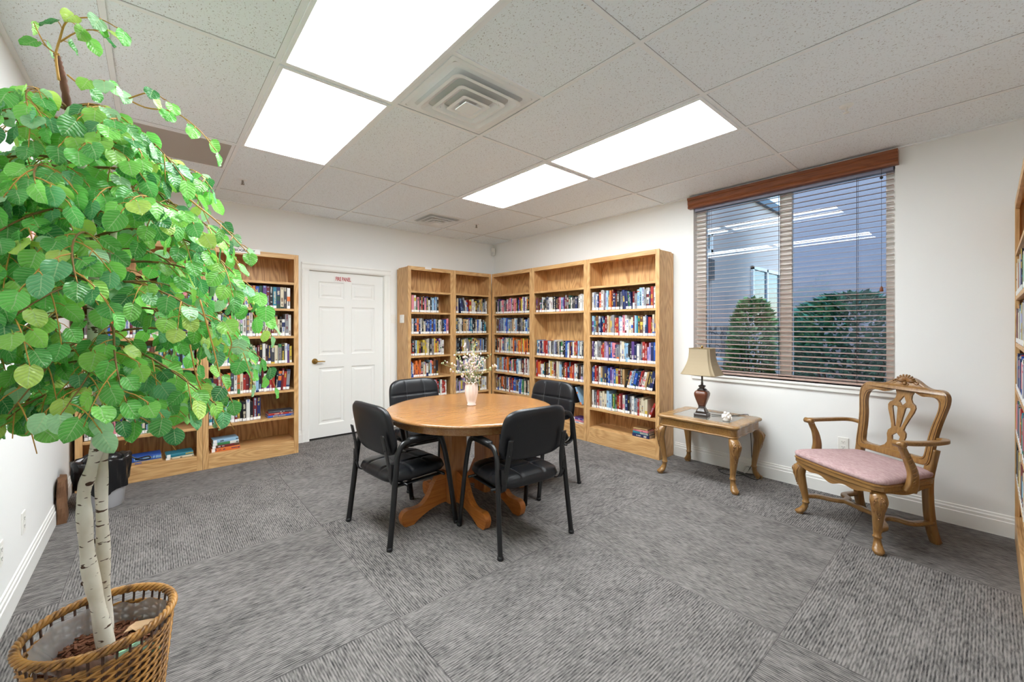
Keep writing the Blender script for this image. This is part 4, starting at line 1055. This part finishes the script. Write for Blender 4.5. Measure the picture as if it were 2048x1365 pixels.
for j in range(2):
    P = [((Rb(.345)+.003*cos(a*17+j*pi))*cos(a), (Rb(.345)+.003*cos(a*17+j*pi))*sin(a), .335+.004*sin(a*17+j*pi)) for a in [2*pi*k/150 for k in range(150)]]
    q.tube(P, .0045, 6, closed=True, up=(0,0,1))
q.build('braided_rim', M_wick, t_, fix=False)
q = MB(); q.lathe([(.147,.002),(.147,.008),(.001,.008)], 32); q.build('basket_base', M_wickd, t_)
rt_ = random.Random(8)
m = bpy.data.materials.new('clear plastic liner'); m.use_nodes = True; nt = m.node_tree; b = nt.nodes['Principled BSDF']
b.inputs['Base Color'].default_value = lin((176,172,172))+(1,); b.inputs['Roughness'].default_value = .22; b.inputs['Alpha'].default_value = .62
q = MB(); rings = []
for i in range(15):
    t = i/14; ring = []
    for k in range(96):
        a = 2*pi*k/96; side = max(0, cos(a-R(200)))
        z = lerp(.20, .352+.012*sin(3*a+1)+.006*sin(11*a), t); r = Rb(z)-.013-(.05*side*sin(pi*t)**1.2)-.006*(.5+.5*sin(17*a+5*t*sin(4*a)))*(.4+t)
        ring.append((r*cos(a), r*sin(a), z))
    rings.append(ring)
q.loft(rings, caps=False); q.build('plastic_liner', m, t_, fix=False)
q = MB(); rings = []
for i in range(12):
    r = .160*(1-i/12)+.002
    rings.append([(r*cos(2*pi*k/48), r*sin(2*pi*k/48), .262+.012*sin(9*r*30+k)*(1-i/14)) for k in range(48)])
q.loft(rings, caps=True)
for k in range(620):
    a = rt_.uniform(0, 2*pi); r = .156*sqrt(rt_.random()); c = Vector((r*cos(a), r*sin(a), .268+rt_.uniform(0,.016)))
    M = Matrix.Translation(c) @ Matrix.Rotation(rt_.uniform(0,6.3), 4, 'Z') @ Matrix.Rotation(rt_.uniform(-.6,.6), 4, 'X'); l_ = rt_.uniform(.008,.02)
    q.box((-l_,-.004,-.0015), (l_,.004,.0015), M=M, col=None)
o = q.build('bark_mulch', plain('bark mulch', (122,76,52), .9, var=.5, bscale=90), None, (BX, BY, 0), fix=False); tag(o, 'reddish brown bark mulch filling the wicker basket', 'mulch', kind='stuff')
q = MB(); leafo = [(0,0),(.02,.012),(.018,.03),(.04,.028),(.05,.05),(.075,.045),(.08,.02),(.1,.005),(.08,-.01),(.07,-.03),(.05,-.022),(.03,-.035),(.02,-.015)]
q.add([(x, y, .296+.012*sin(x*40)+.01*cos(y*60)) for x, y in leafo]+[(x, y, .294+.012*sin(x*40)+.01*cos(y*60)) for x, y in leafo], [tuple(range(13)), tuple(range(25, 12, -1))]+[(i, (i+1) % 13, 13+(i+1) % 13, 13+i) for i in range(13)])
o = q.build('dry_leaf', plain('dry leaf', (206,168,130), .8), None, (BX+.055, BY+.02, 0), R(20)); tag(o, 'curled dry tan leaf lying on the bark mulch in the basket', 'leaf')
q = MB(); 
for k in range(3): q.ball((.055+.035*k, -.06-.012*k+.03*(k == 1), .268), (.03,.022,.02), 12)
o = q.build('floral_foam', plain('mint green foam', (158,214,176), .8), None, (BX, BY, 0)); tag(o, 'mint green foam showing through the mulch at the tree foot', 'foam')

tree = thing('artificial_tree', 'artificial birch tree with white trunks and green leaves in the left foreground', 'tree', (BX, BY, .27))
def toL(p): return Vector(p)-Vector((BX, BY, .27))
m, nt, b, N, L = newmat('birch bark'); tc = N.new('ShaderNodeTexCoord')
def nz(sc, det=3):
    mp = N.new('ShaderNodeMapping'); mp.inputs['Scale'].default_value = sc; L.new(tc.outputs['Object'], mp.inputs['Vector'])
    n_ = N.new('ShaderNodeTexNoise'); n_.inputs['Scale'].default_value = 1; n_.inputs['Detail'].default_value = det; L.new(mp.outputs[0], n_.inputs['Vector']); return n_
n1 = nz((26,26,95), 2); c1 = N.new('ShaderNodeValToRGB'); c1.color_ramp.elements[0].position = .63; c1.color_ramp.elements[1].position = .66; c1.color_ramp.elements[0].color = (0,0,0,1); c1.color_ramp.elements[1].color = (1,1,1,1); L.new(n1.outputs[0], c1.inputs[0])
n2 = nz((10,10,7)); c2 = N.new('ShaderNodeValToRGB'); c2.color_ramp.elements[0].position = .3; c2.color_ramp.elements[1].position = .7; c2.color_ramp.elements[0].color = lin((206,196,176))+(1,); c2.color_ramp.elements[1].color = lin((238,232,220))+(1,); L.new(n2.outputs[0], c2.inputs[0])
mx = N.new('ShaderNodeMix'); mx.data_type = 'RGBA'; mx.inputs[7].default_value = lin((78,52,36))+(1,); L.new(c1.outputs[0], mx.inputs[0]); L.new(c2.outputs[0], mx.inputs[6]); L.new(mx.outputs[2], b.inputs['Base Color']); b.inputs['Roughness'].default_value = .7
M_bark = m; M_knot = plain('dark bark knot', (74,50,36), .8, bump=.5, bscale=150)
D0 = 1.43
TA = [at(214,1300,1.42), at(196,1215,1.42), at(178,1130,1.42), at(170,1050,1.42), at(168,985,1.42), at(182,940,1.42), at(196,885,1.42), at(200,820,1.42), at(196,760,1.43), at(186,690,1.43), at(186,600,1.42), at(188,520,1.41), at(180,450,1.41), at(166,390,1.40), at(164,330,1.40), at(148,265,1.40), at(135,210,1.40), at(126,165,1.39), at(118,135,1.39)]
TB = [at(212,1270,1.47), at(208,1180,1.47), at(206,1080,1.47), at(203,980,1.47), at(206,900,1.46), at(212,830,1.46), at(206,760,1.47), at(204,700,1.48), at(208,620,1.49), at(222,540,1.5), at(226,470,1.5), at(232,400,1.5)]
def trunk(P, r0, r1, name='trunk', mat=None):
    q = MB(); P = spl([toL(p) for p in P], 5); m_ = len(P); rj = random.Random(3)
    q.tube(P, [lerp(r0, r1, (i/m_)**.8)*(1+.10*sin(i*.9)+.05*rj.random()) for i in range(m_)], 16); return q.build(name, mat or M_bark, tree), P
tka, PA = trunk(TA, .0225, .0085); tkb, PB = trunk(TB, .0205, .009)
q = MB()
for P, idxs, rr in ((PA, (8,22,44,51,60,65,70), .022), (PB, (10,26,40,50), .021)):
    for n_i, i in enumerate(idxs):
        if i >= len(P): continue
        p = P[i]; a = n_i*2.4-1.2; d = (-fw*cos(a)*1+rt*sin(a)).normalized(); r = lerp(.024, .008, i/len(P))
        q.ball(p+d*r*.80, (r*.55, r*.55, r*.45), 8)
q.build('bark_knots', M_knot, tka)
q = MB(); P = spl([toL(at(*p)) for p in ((137,222,1.398), (127,165,1.388), (118,130,1.388), (113,108,1.39))], 8)
q.tube(P, [.0105+.0012*sin(i*2.2)-.0035*(i/len(P))**3 for i in range(len(P))], 10); q.build('wrapped_tip', plain('brown wrapped stem', (96,58,36), .8, bump=.5, bscale=220), tka)
# twigs and foliage
M_twig = plain('yellow brown twig', (186,140,62), .6); M_branch = plain('brown branch', (132,98,52), .65)
br, tw, lf = MB(), MB(), MB(); rl = random.Random(21)
LC = [((112,202,88),5),((92,178,84),5),((134,216,92),5),((158,222,96),2.4),((198,230,108),2.4),((104,180,120),2.4),((164,214,160),2.6),((62,142,76),2.6)]
def leaf(p, d, nrm, s=1.0, col=None):
    d = d.normalized(); n_ = (nrm-d*nrm.dot(d)); n_ = n_.normalized() if n_.length > 1e-4 else d.orthogonal().normalized(); sd = d.cross(n_)
    Lg, W_ = .055*s*rl.uniform(.85,1.15), .057*s*rl.uniform(.88,1.08); col = col or lin(rl.choices([c for c, _ in LC], [w__ for _, w__ in LC])[0])
    k_ = rl.uniform(.85,1.15); col = tuple(min(1, c*k_) for c in col)
    vs, uv, fs = [], [], []; nr, nc = 8, 6; fold = rl.uniform(.02,.30); dr = rl.uniform(-.1,.45); tws = rl.uniform(-.25,.25)
    for i in range(nr+1):
        s_ = i/nr; wd = W_*.5*(s_**.45*(1-s_)**.72/.4575) if 0 < i < nr else (W_*.12 if i == 0 else 0.0006)
        base = -.10*W_*(1-s_)*0
        for j in range(nc+1):
            u = -1+2*j/nc; back = -.11*Lg*abs(u)*(1-s_)**3
            h = abs(u)*wd*fold+.0024*sin(s_*9+u*6)+tws*u*wd*s_-dr*Lg*s_*s_*.5+.0012*sin(abs(u)*3+s_*26)
            vs.append(p+d*(Lg*s_+back)+sd*(u*wd)+n_*h); uv.append((u*.5+.5, s_))
    for i in range(nr):
        for j in range(nc):
            a = i*(nc+1)+j; fs.append((a, a+1, a+nc+2, a+nc+1))
    lf.add(vs, fs, 0, True, col, None, uv)
def leafed(P, t0, n, s=1.0, out=None):
    m_ = len(P)-1
    for k in range(n):
        t = lerp(t0, 1, (k+.6)/n); i = min(m_-1, int(t*m_)); p = P[i].lerp(P[i+1], t*m_-i) if i+1 <= m_ else P[-1]
        tg = (P[i+1]-P[i]).normalized(); sdv = tg.cross(Vector((0,0,1))); sdv = sdv.normalized() if sdv.length > .01 else Vector((1,0,0))
        sg = 1 if k % 2 else -1; pd = (tg*.5+sdv*sg*rl.uniform(.5,1.0)+Vector((0,0,rl.uniform(-.5,.15)))).normalized()
        if k == n-1: pd = tg
        e = p+pd*rl.uniform(.018,.034); PEND = [p, (p+e)/2+Vector((0,0,.003)), e]
        ld = (pd*.55+Vector((0,0,-rl.uniform(.35,1.1)))+Vector((rl.uniform(-.4,.4), rl.uniform(-.4,.4), 0))).normalized()
        o_ = (out or tg); nr = (Vector((o_.x, o_.y, 0))*.7+Vector((0,0,rl.uniform(.25,.9)))+Vector((rl.uniform(-.6,.6), rl.uniform(-.6,.6), 0))-fw*.25)
        tip = e+ld*.07
        if tip.x+BX < XL+.075 or e.x+BX < XL+.06: continue
        wt = tip+Vector((BX, BY, .27)); dd = wt.dot(fw); vv = 653+828*(1.39-wt.z)/dd
        lat = tip.dot(rt)-.02
        if vv > 915 or wt.z < .98 or (wt.z < 1.24 and abs(lat) < .075 and tip.dot(fw) < .12): continue
        tw.tube(PEND, .0013, 4); leaf(e, ld, nr, s)
def radius_at(z):
    T = [(.98,.26),(1.1,.36),(1.3,.44),(1.5,.49),(1.7,.50),(1.9,.44),(2.08,.38),(2.2,.30),(2.3,.2)]
    for (a, ra), (b_, rb_) in zip(T, T[1:]):
        if a <= z <= b_: return lerp(ra, rb_, (z-a)/(b_-a))
    return .2
NB = 58
for k in range(NB):
    zt = lerp(1.16, 2.22, (k+.5)/NB)+rl.uniform(-.03,.03)
    P = PA if (k % 3 or zt > 1.75) else PB
    z_attach = max(1.0, min(zt-.04, 2.12)); p0 = min(P, key=lambda p: abs(p.z+.27-z_attach))
    az = k*2.39996+.4; dh = Vector((cos(az), sin(az), 0)); Lb = radius_at(zt)*rl.uniform(.82,1.06)
    wp = p0+Vector((BX, BY, 0))
    if dh.x < 0: Lb = min(Lb, max(.10, (wp.x-(XL+.05))/-dh.x))
    nearcam = max(0, -dh.dot(fw)); Lb *= 1-.22*nearcam
    up = rl.uniform(.35,.6) if zt > 1.5 else rl.uniform(.15,.4); dn = rl.uniform(.55,.95)
    pts = []
    for i in range(13):
        t = i/12; side = Vector((-dh.y, dh.x, 0))*.05*sin(t*3+k)
        pts.append(p0+dh*(Lb*t)+side*t+Vector((0,0,Lb*(up*t-dn*t*t))))
    def low(p):
        wt = p+Vector((BX, BY, .27)); return wt.z < 1.06 or 653+828*(1.39-wt.z)/wt.dot(fw) > 850
    while len(pts) > 8 and low(pts[-1]): pts.pop()
    if low(pts[-1]): continue
    pts = [pts[0]]+[pts[0].lerp(pts[1], .999)]*0+pts[1:]
    while len(pts) < 13: pts.insert(1, (pts[0]+pts[1])/2)
    br.tube(pts, [lerp(.0052, .0016, i/12) for i in range(13)], 6)
    nt_ = 4 if Lb < .25 else 6
    for j in range(nt_):
        t = lerp(.22, 1.0, (j+.5)/nt_); i = min(11, int(t*12)); p = pts[i].lerp(pts[i+1], t*12-i); tg = (pts[i+1]-pts[i]).normalized()
        sg = 1 if j % 2 else -1; sd = Vector((-dh.y, dh.x, 0))*sg
        d = (tg*.6+sd*rl.uniform(.4,1.0)+Vector((0,0,rl.uniform(-.15,.35)))).normalized(); Lt = rl.uniform(.07,.13)
        tp = [p+d*(Lt*s_)+Vector((0,0,-Lt*.7*s_*s_)) for s_ in (0,.25,.5,.75,1)]
        tw.tube(tp, [.0022,.002,.0018,.0016,.0013], 5); leafed(tp, .2, rl.choice((4,4,5)), rl.uniform(.85,1.1), dh)
    leafed(pts[6:], .1, 4, 1.0, dh)
# hanging end sprays seen below and right of the crown, and the arching top shoot
for P2, n_, s_ in (([(118,160),(112,112),(120,78),(132,45),(160,36),(200,38),(238,58)], 7, .9), ([(120,84),(150,66),(176,60),(215,62)], 4, .9), ([(118,110),(92,92),(70,52)], 3, .8), ([(135,150),(165,170),(200,160),(232,175)], 5, .9),
                   ([(240,190),(290,215),(350,225),(400,262),(430,300)], 6, .8), ([(380,400),(430,440),(462,470),(495,505)], 6, .75), ([(400,600),(425,690),(440,750),(462,800)], 5, .8), ([(300,770),(290,830),(262,870),(250,890)], 3, .95), ([(380,690),(395,760),(425,830),(440,860)], 5, .9), ([(60,790),(45,825),(38,850),(52,870)], 4, .9), ([(250,200),(300,185),(330,200)], 3, .8)):
    D_ = rl.uniform(1.3,1.45) if n_ != 4 else 1.36; P3 = spl([toL(at(x, y, D_)) for x, y in P2], 4)
    tw.tube(P3, [lerp(.004 if n_ == 7 else .0028, .0013, i/len(P3)) for i in range(len(P3))], 5); leafed(P3, .25, n_, s_, rt)
for x0_, y0_ in ((150,830),(330,840),(455,700),(180,845)):   # bare forked twig ends
    p = toL(at(x0_, y0_, 1.36)); q0 = spl([p+Vector((0,0,.06)), p+Vector((.012,.004,.02)), p+Vector((.004,.01,-.02)), p+Vector((.02,.012,-.045))], 3)
    tw.tube(q0, [lerp(.0022,.001,i/len(q0)) for i in range(len(q0))], 5); tw.tube([q0[4], q0[4]+Vector((.02,-.006,.002)), q0[4]+Vector((.038,-.01,-.012))], [.0014,.0012,.0009], 4); tw.tube([q0[6], q0[6]+Vector((-.014,.01,-.008)), q0[6]+Vector((-.022,.016,-.026))], [.0014,.0012,.0009], 4)
for q_ in (br, tw, lf): q_.v = [(max(x, XL+.012-BX), y, z) for x, y, z in q_.v]
br.build('branches', M_branch, tree); tw.build('twigs', M_twig, tree, fix=False)
print('leaf faces', len(lf.f), 'leaves', len(lf.f)//48)
m = bpy.data.materials.new('silk leaf'); m.use_nodes = True; nt = m.node_tree; N, L = nt.nodes, nt.links; b = N['Principled BSDF']; out = N['Material Output']
at_ = N.new('ShaderNodeAttribute'); at_.attribute_name = 'Col'; uvn = N.new('ShaderNodeUVMap'); sp = N.new('ShaderNodeSeparateXYZ'); L.new(uvn.outputs[0], sp.inputs[0])
def MM(op, a, b_=None, c=None):
    q_ = N.new('ShaderNodeMath'); q_.operation = op
    for i, x in enumerate((a, b_, c)):
        if x is None: continue
        if isinstance(x, (int, float)): q_.inputs[i].default_value = x
        else: L.new(x, q_.inputs[i])
    return q_.outputs[0]
ua = MM('ABSOLUTE', MM('SUBTRACT', MM('MULTIPLY', sp.outputs[0], 2), 1))
vein = MM('PINGPONG', MM('MULTIPLY', MM('SUBTRACT', sp.outputs[1], MM('MULTIPLY', ua, .30)), 6.5), .5)
vl = MM('LESS_THAN', vein, .055); ml = MM('LESS_THAN', ua, .045); vm = MM('MAXIMUM', vl, ml)
mx = N.new('ShaderNodeMix'); mx.data_type = 'RGBA'; mx.blend_type = 'MIX'; L.new(MM('MULTIPLY', vm, .55), mx.inputs[0]); L.new(at_.outputs['Color'], mx.inputs[6]); mx.inputs[7].default_value = lin((200,224,170))+(1,)
L.new(mx.outputs[2], b.inputs['Base Color']); b.inputs['Roughness'].default_value = .36; b.inputs['Specular IOR Level'].default_value = .65
bp = N.new('ShaderNodeBump'); bp.inputs['Strength'].default_value = .9; bp.inputs['Distance'].default_value = .002; L.new(vein, bp.inputs['Height']); L.new(bp.outputs[0], b.inputs['Normal'])
tr = N.new('ShaderNodeBsdfTranslucent'); L.new(mx.outputs[2], tr.inputs[0]); ms = N.new('ShaderNodeMixShader'); ms.inputs[0].default_value = .35
L.new(b.outputs[0], ms.inputs[1]); L.new(tr.outputs[0], ms.inputs[2]); L.new(ms.outputs[0], out.inputs[0])
lf.build('foliage', m, tree, fix=False)

# ------------------------------------------------------------------ bin, bag, picture
t_ = thing('waste_bin', 'pale waste bin lined with a black plastic bag in front of the left bookcase', 'bin', (-.30, 4.50, 0))
q = MB(); q.lathe([(.12,0),(.125,.004),(.15,.36),(.153,.365),(.147,.365),(.12,.012),(.001,.01)], 40); q.build('bin_body', plain('pale grey plastic', (196,196,200), .4), t_)
rk = random.Random(4); q = MB(); rings = []
for i in range(16):
    t = i/15; ring = []
    for k in range(72):
        a = 2*pi*k/72
        if i < 10: z = lerp(.15+.035*sin(2*a+1)+.02*sin(5*a), .37, i/9); r = lerp(.150, .168, i/9)+.006*sin(13*a+i*.6)+.004*sin(29*a)
        else: z = .375+.012*sin(4*a)-(i-10)*.004+.006*sin(9*a); r = .168-(i-9)*.007+.005*sin(11*a+i)
        ring.append((r*cos(a), r*sin(a), z))
    rings.append(ring)
q.loft(rings, caps=False)
for i in range(5):
    a = rk.uniform(0, 6.3); q.ball((.05*cos(a), .05*sin(a), .35), (.07,.06,.05), 10)
q.tube(spl([(.165,-.02,.35),(.20,-.03,.33),(.23,-.04,.335),(.27,-.05,.34),(.28,-.06,.325),(.24,-.05,.318),(.19,-.03,.325)], 5), .006, 6)
q.build('bin_liner', plain('black plastic film', (20,20,22), .28, bump=.6, bscale=50), t_)
t_ = thing('paper_bag', 'crumpled brown bag squeezed between the bin and the left wall', 'bag', (-.495, 4.36, 0), R(4))
q = MB(); rings = []
for i in range(9):
    z = .30*i/8; ring = []
    for k in range(28):
        a = 2*pi*k/28; e = .4; x = .028*math.copysign(abs(cos(a))**e, cos(a))*(1-.25*i/8); y = .10*math.copysign(abs(sin(a))**e, sin(a)); ring.append((x+.003*sin(5*a+i), y+.006*sin(3*a+i*1.3), z+.006*sin(4*a)*(i > 0)))
    rings.append(ring)
q.loft(rings, smooth=False); q.build('bag_body', plain('brown kraft paper', (112,78,52), .8, bump=.5, bscale=30), t_)
t_ = thing('canvas_picture', 'pink and peach woodland canvas picture on the left wall, behind the tree', 'picture', (XL, 3.48, 1.80), R(90))
m, nt, b, N, L = newmat('pink woodland painting'); tc = N.new('ShaderNodeTexCoord')
n_ = N.new('ShaderNodeTexNoise'); n_.inputs['Scale'].default_value = 22; n_.inputs['Detail'].default_value = 6; mp = N.new('ShaderNodeMapping'); mp.inputs['Scale'].default_value = (1.6,1,.6); L.new(tc.outputs['Object'], mp.inputs['Vector']); L.new(mp.outputs[0], n_.inputs['Vector'])
cr = N.new('ShaderNodeValToRGB'); e = cr.color_ramp.elements; e[0].position = .35; e[0].color = lin((176,92,78))+(1,); e[1].position = .62; e[1].color = lin((232,214,214))+(1,); x_ = e.new(.47); x_.color = lin((222,156,140))+(1,); L.new(n_.outputs[0], cr.inputs[0])
mp2 = N.new('ShaderNodeMapping'); mp2.inputs['Scale'].default_value = (5.5,1,.25); L.new(tc.outputs['Object'], mp2.inputs['Vector']); n2 = N.new('ShaderNodeTexNoise'); n2.inputs['Scale'].default_value = 1.5; n2.inputs['Detail'].default_value = 1; L.new(mp2.outputs[0], n2.inputs['Vector'])
c2 = N.new('ShaderNodeValToRGB'); e = c2.color_ramp.elements; e[0].position = .56; e[0].color = (0,0,0,1); e[1].position = .58; e[1].color = (1,1,1,1); L.new(n2.outputs[0], c2.inputs[0])
mx = N.new('ShaderNodeMix'); mx.data_type = 'RGBA'; mx.inputs[7].default_value = lin((92,58,66))+(1,); L.new(c2.outputs[0], mx.inputs[0]); L.new(cr.outputs[0], mx.inputs[6]); L.new(mx.outputs[2], b.inputs['Base Color']); b.inputs['Roughness'].default_value = .8
q = MB(); q.box((-.95,-.035,-.34), (.95,-.001,.34)); q.build('canvas', m, t_, bevel=.003)

# ------------------------------------------------------------------ outdoors
q = MB(); q.box((XR+.24, -12, -.12), (30, 20, -.02)); struct(q.build('ground', plain('outdoor mulch', (96,84,72), .95, var=.3, bscale=6)))
M_stucA = plain('grey stucco', (214,204,196), .9, bump=.8, bscale=70, var=.10); M_stucB = plain('lavender grey stucco', (150,144,150), .9, bump=.8, bscale=70, var=.14)
m, nt, b, N, L = newmat('stone veneer'); tc = N.new('ShaderNodeTexCoord'); vo = N.new('ShaderNodeTexVoronoi'); vo.inputs['Scale'].default_value = 5.5; L.new(tc.outputs['Object'], vo.inputs['Vector'])
vd = N.new('ShaderNodeTexVoronoi'); vd.feature = 'DISTANCE_TO_EDGE'; vd.inputs['Scale'].default_value = 5.5; L.new(tc.outputs['Object'], vd.inputs['Vector'])
cr = N.new('ShaderNodeValToRGB'); e = cr.color_ramp.elements; e[0].position = 0; e[0].color = lin((86,88,96))+(1,); e[1].position = 1; e[1].color = lin((188,184,182))+(1,); L.new(vo.outputs['Color'], cr.inputs[0])
c2 = N.new('ShaderNodeValToRGB'); e = c2.color_ramp.elements; e[0].position = .02; e[1].position = .07; L.new(vd.outputs['Distance'], c2.inputs[0])
mx = N.new('ShaderNodeMix'); mx.data_type = 'RGBA'; mx.blend_type = 'MULTIPLY'; mx.inputs[0].default_value = .8; L.new(cr.outputs[0], mx.inputs[6]); L.new(c2.outputs[0], mx.inputs[7]); L.new(mx.outputs[2], b.inputs['Base Color']); b.inputs['Roughness'].default_value = .9
M_stone = m
M_outglass = plain('outdoor window glass', (70,96,110), .05, spec=1.0)
t_ = thing('neighbouring_building', 'grey stucco building wing with stone base seen through the left window pane', 'building', (7.2, 3.4, -.02))
q = MB(); q.box((-.4,0,0), (9,4,4.15)); q.build('stucco_wall', M_stucA, t_)
q = MB(); q.box((-.45,-.08,4.15), (9,4,4.32)); q.build('parapet', plain('blue grey flashing', (84,104,120), .6), t_)
q = MB(); q.box((-.42,-.06,0), (9,0,1.42)); q.build('stone_base', M_stone, t_)
def owin(x0, x1, z0, z1, y=0):
    q = MB(); f = .07
    for a, c in (((x0,y-.05,z0),(x0+f,y+.01,z1)), ((x1-f,y-.05,z0),(x1,y+.01,z1)), ((x0,y-.05,z0),(x1,y+.01,z0+f)), ((x0,y-.05,z1-f),(x1,y+.01,z1)), (((x0+x1)/2-.04,y-.05,z0),((x0+x1)/2+.04,y+.01,z1))): q.box(a, c)
    f_ = q.build('window_frame', M_trimw, t_); q = MB(); q.box((x0+f,y-.02,z0+f), (x1-f,y-.012,z1-f)); q.build('window_pane', M_outglass, f_)
owin(2.6, 4.4, .95, 2.72); owin(.05, .62, 2.75, 3.15)
q = MB(); q.box((.10,-.12,2.25), (.52,0,2.62)); q.build('wall_vent', plain('dark vent box', (70,74,80), .6), t_)
# upper storey set back behind the parapet
q = MB(); q.box((2.2,1.6,4.15), (9,4,7.2)); q.build('upper_wall', M_stucA, t_); owin(3.2, 4.8, 4.9, 6.4, 1.6)
t_ = thing('side_building', 'dark lavender stucco wall filling the upper part of the right window pane', 'building', (7.0, -3, -.02))
q = MB(); q.box((0,-5,0), (3,4.95,6.4)); q.build('stucco_wall', M_stucB, t_)
def shrub(cx, cy, rx, ry, h, n, label, c0, c1, seed):
    r_ = random.Random(seed); t_ = thing('shrub', label, 'shrub', (cx, cy, -.02), 0, 'shrubs outside the window')
    q = MB()
    for k in range(n):
        a = r_.uniform(0, 2*pi); z = h*r_.random()**.8; prof = (1-(z/h)**6)**.5; rr = sqrt(r_.uniform(.35,1))*prof
        bump = 1+.12*sin(3*a+z*4+seed); p = Vector((cx*0+rx*rr*bump*cos(a), ry*rr*bump*sin(a), z+.05))
        d = Vector((cos(a), sin(a), r_.uniform(-.3,.9))).normalized(); s_ = d.cross(Vector((r_.uniform(-1,1), r_.uniform(-1,1), 1))).normalized(); l_ = r_.uniform(.06,.12); w__ = l_*.24
        t = r_.random(); col = tuple(lerp(x, y, t) for x, y in zip(lin(c0), lin(c1)))
        q.add([p, p+d*l_*.5+s_*w__, p+d*l_, p+d*l_*.5-s_*w__], [(0,1,2,3)], 0, False, col)
    q.build('foliage', attr_mat('shrub leaf', .5, .4), t_, fix=False)
    q = MB()
    for k in range(6):
        a = k*1.05; q.tube([(.03*cos(a), .03*sin(a), 0), (rx*.4*cos(a), ry*.4*sin(a), h*.4), (rx*.6*cos(a), ry*.6*sin(a), h*.7)], [.018,.012,.006], 6)
    q.build('stems', M_knot, t_)
shrub(6.1, 1.06, .5, .68, 1.72, 9000, 'dense dark green hedge shrub filling the lower right window pane', (26,84,78), (84,150,124), 3)
shrub(6.5, 2.24, .28, .27, 1.74, 4200, 'bright green shrub beside the window mullion in the left pane', (50,110,70), (130,176,104), 5)
shrub(5.75, 2.42, .2, .18, .62, 2000, 'low dark shrub at the bottom of the left window pane', (30,66,60), (84,124,110), 6)
q = MB(); q.box((6.75,2.95,-.02), (7.3,3.3,.86)); o = q.build('utility_box', plain('pale blue grey box', (170,186,200), .5), bevel=.03); tag(o, 'pale blue grey utility box outside at the bottom of the left pane', 'utility box')
S.cycles.diffuse_bounces = 8; S.cycles.max_bounces = 14; S.cycles.transparent_max_bounces = 16
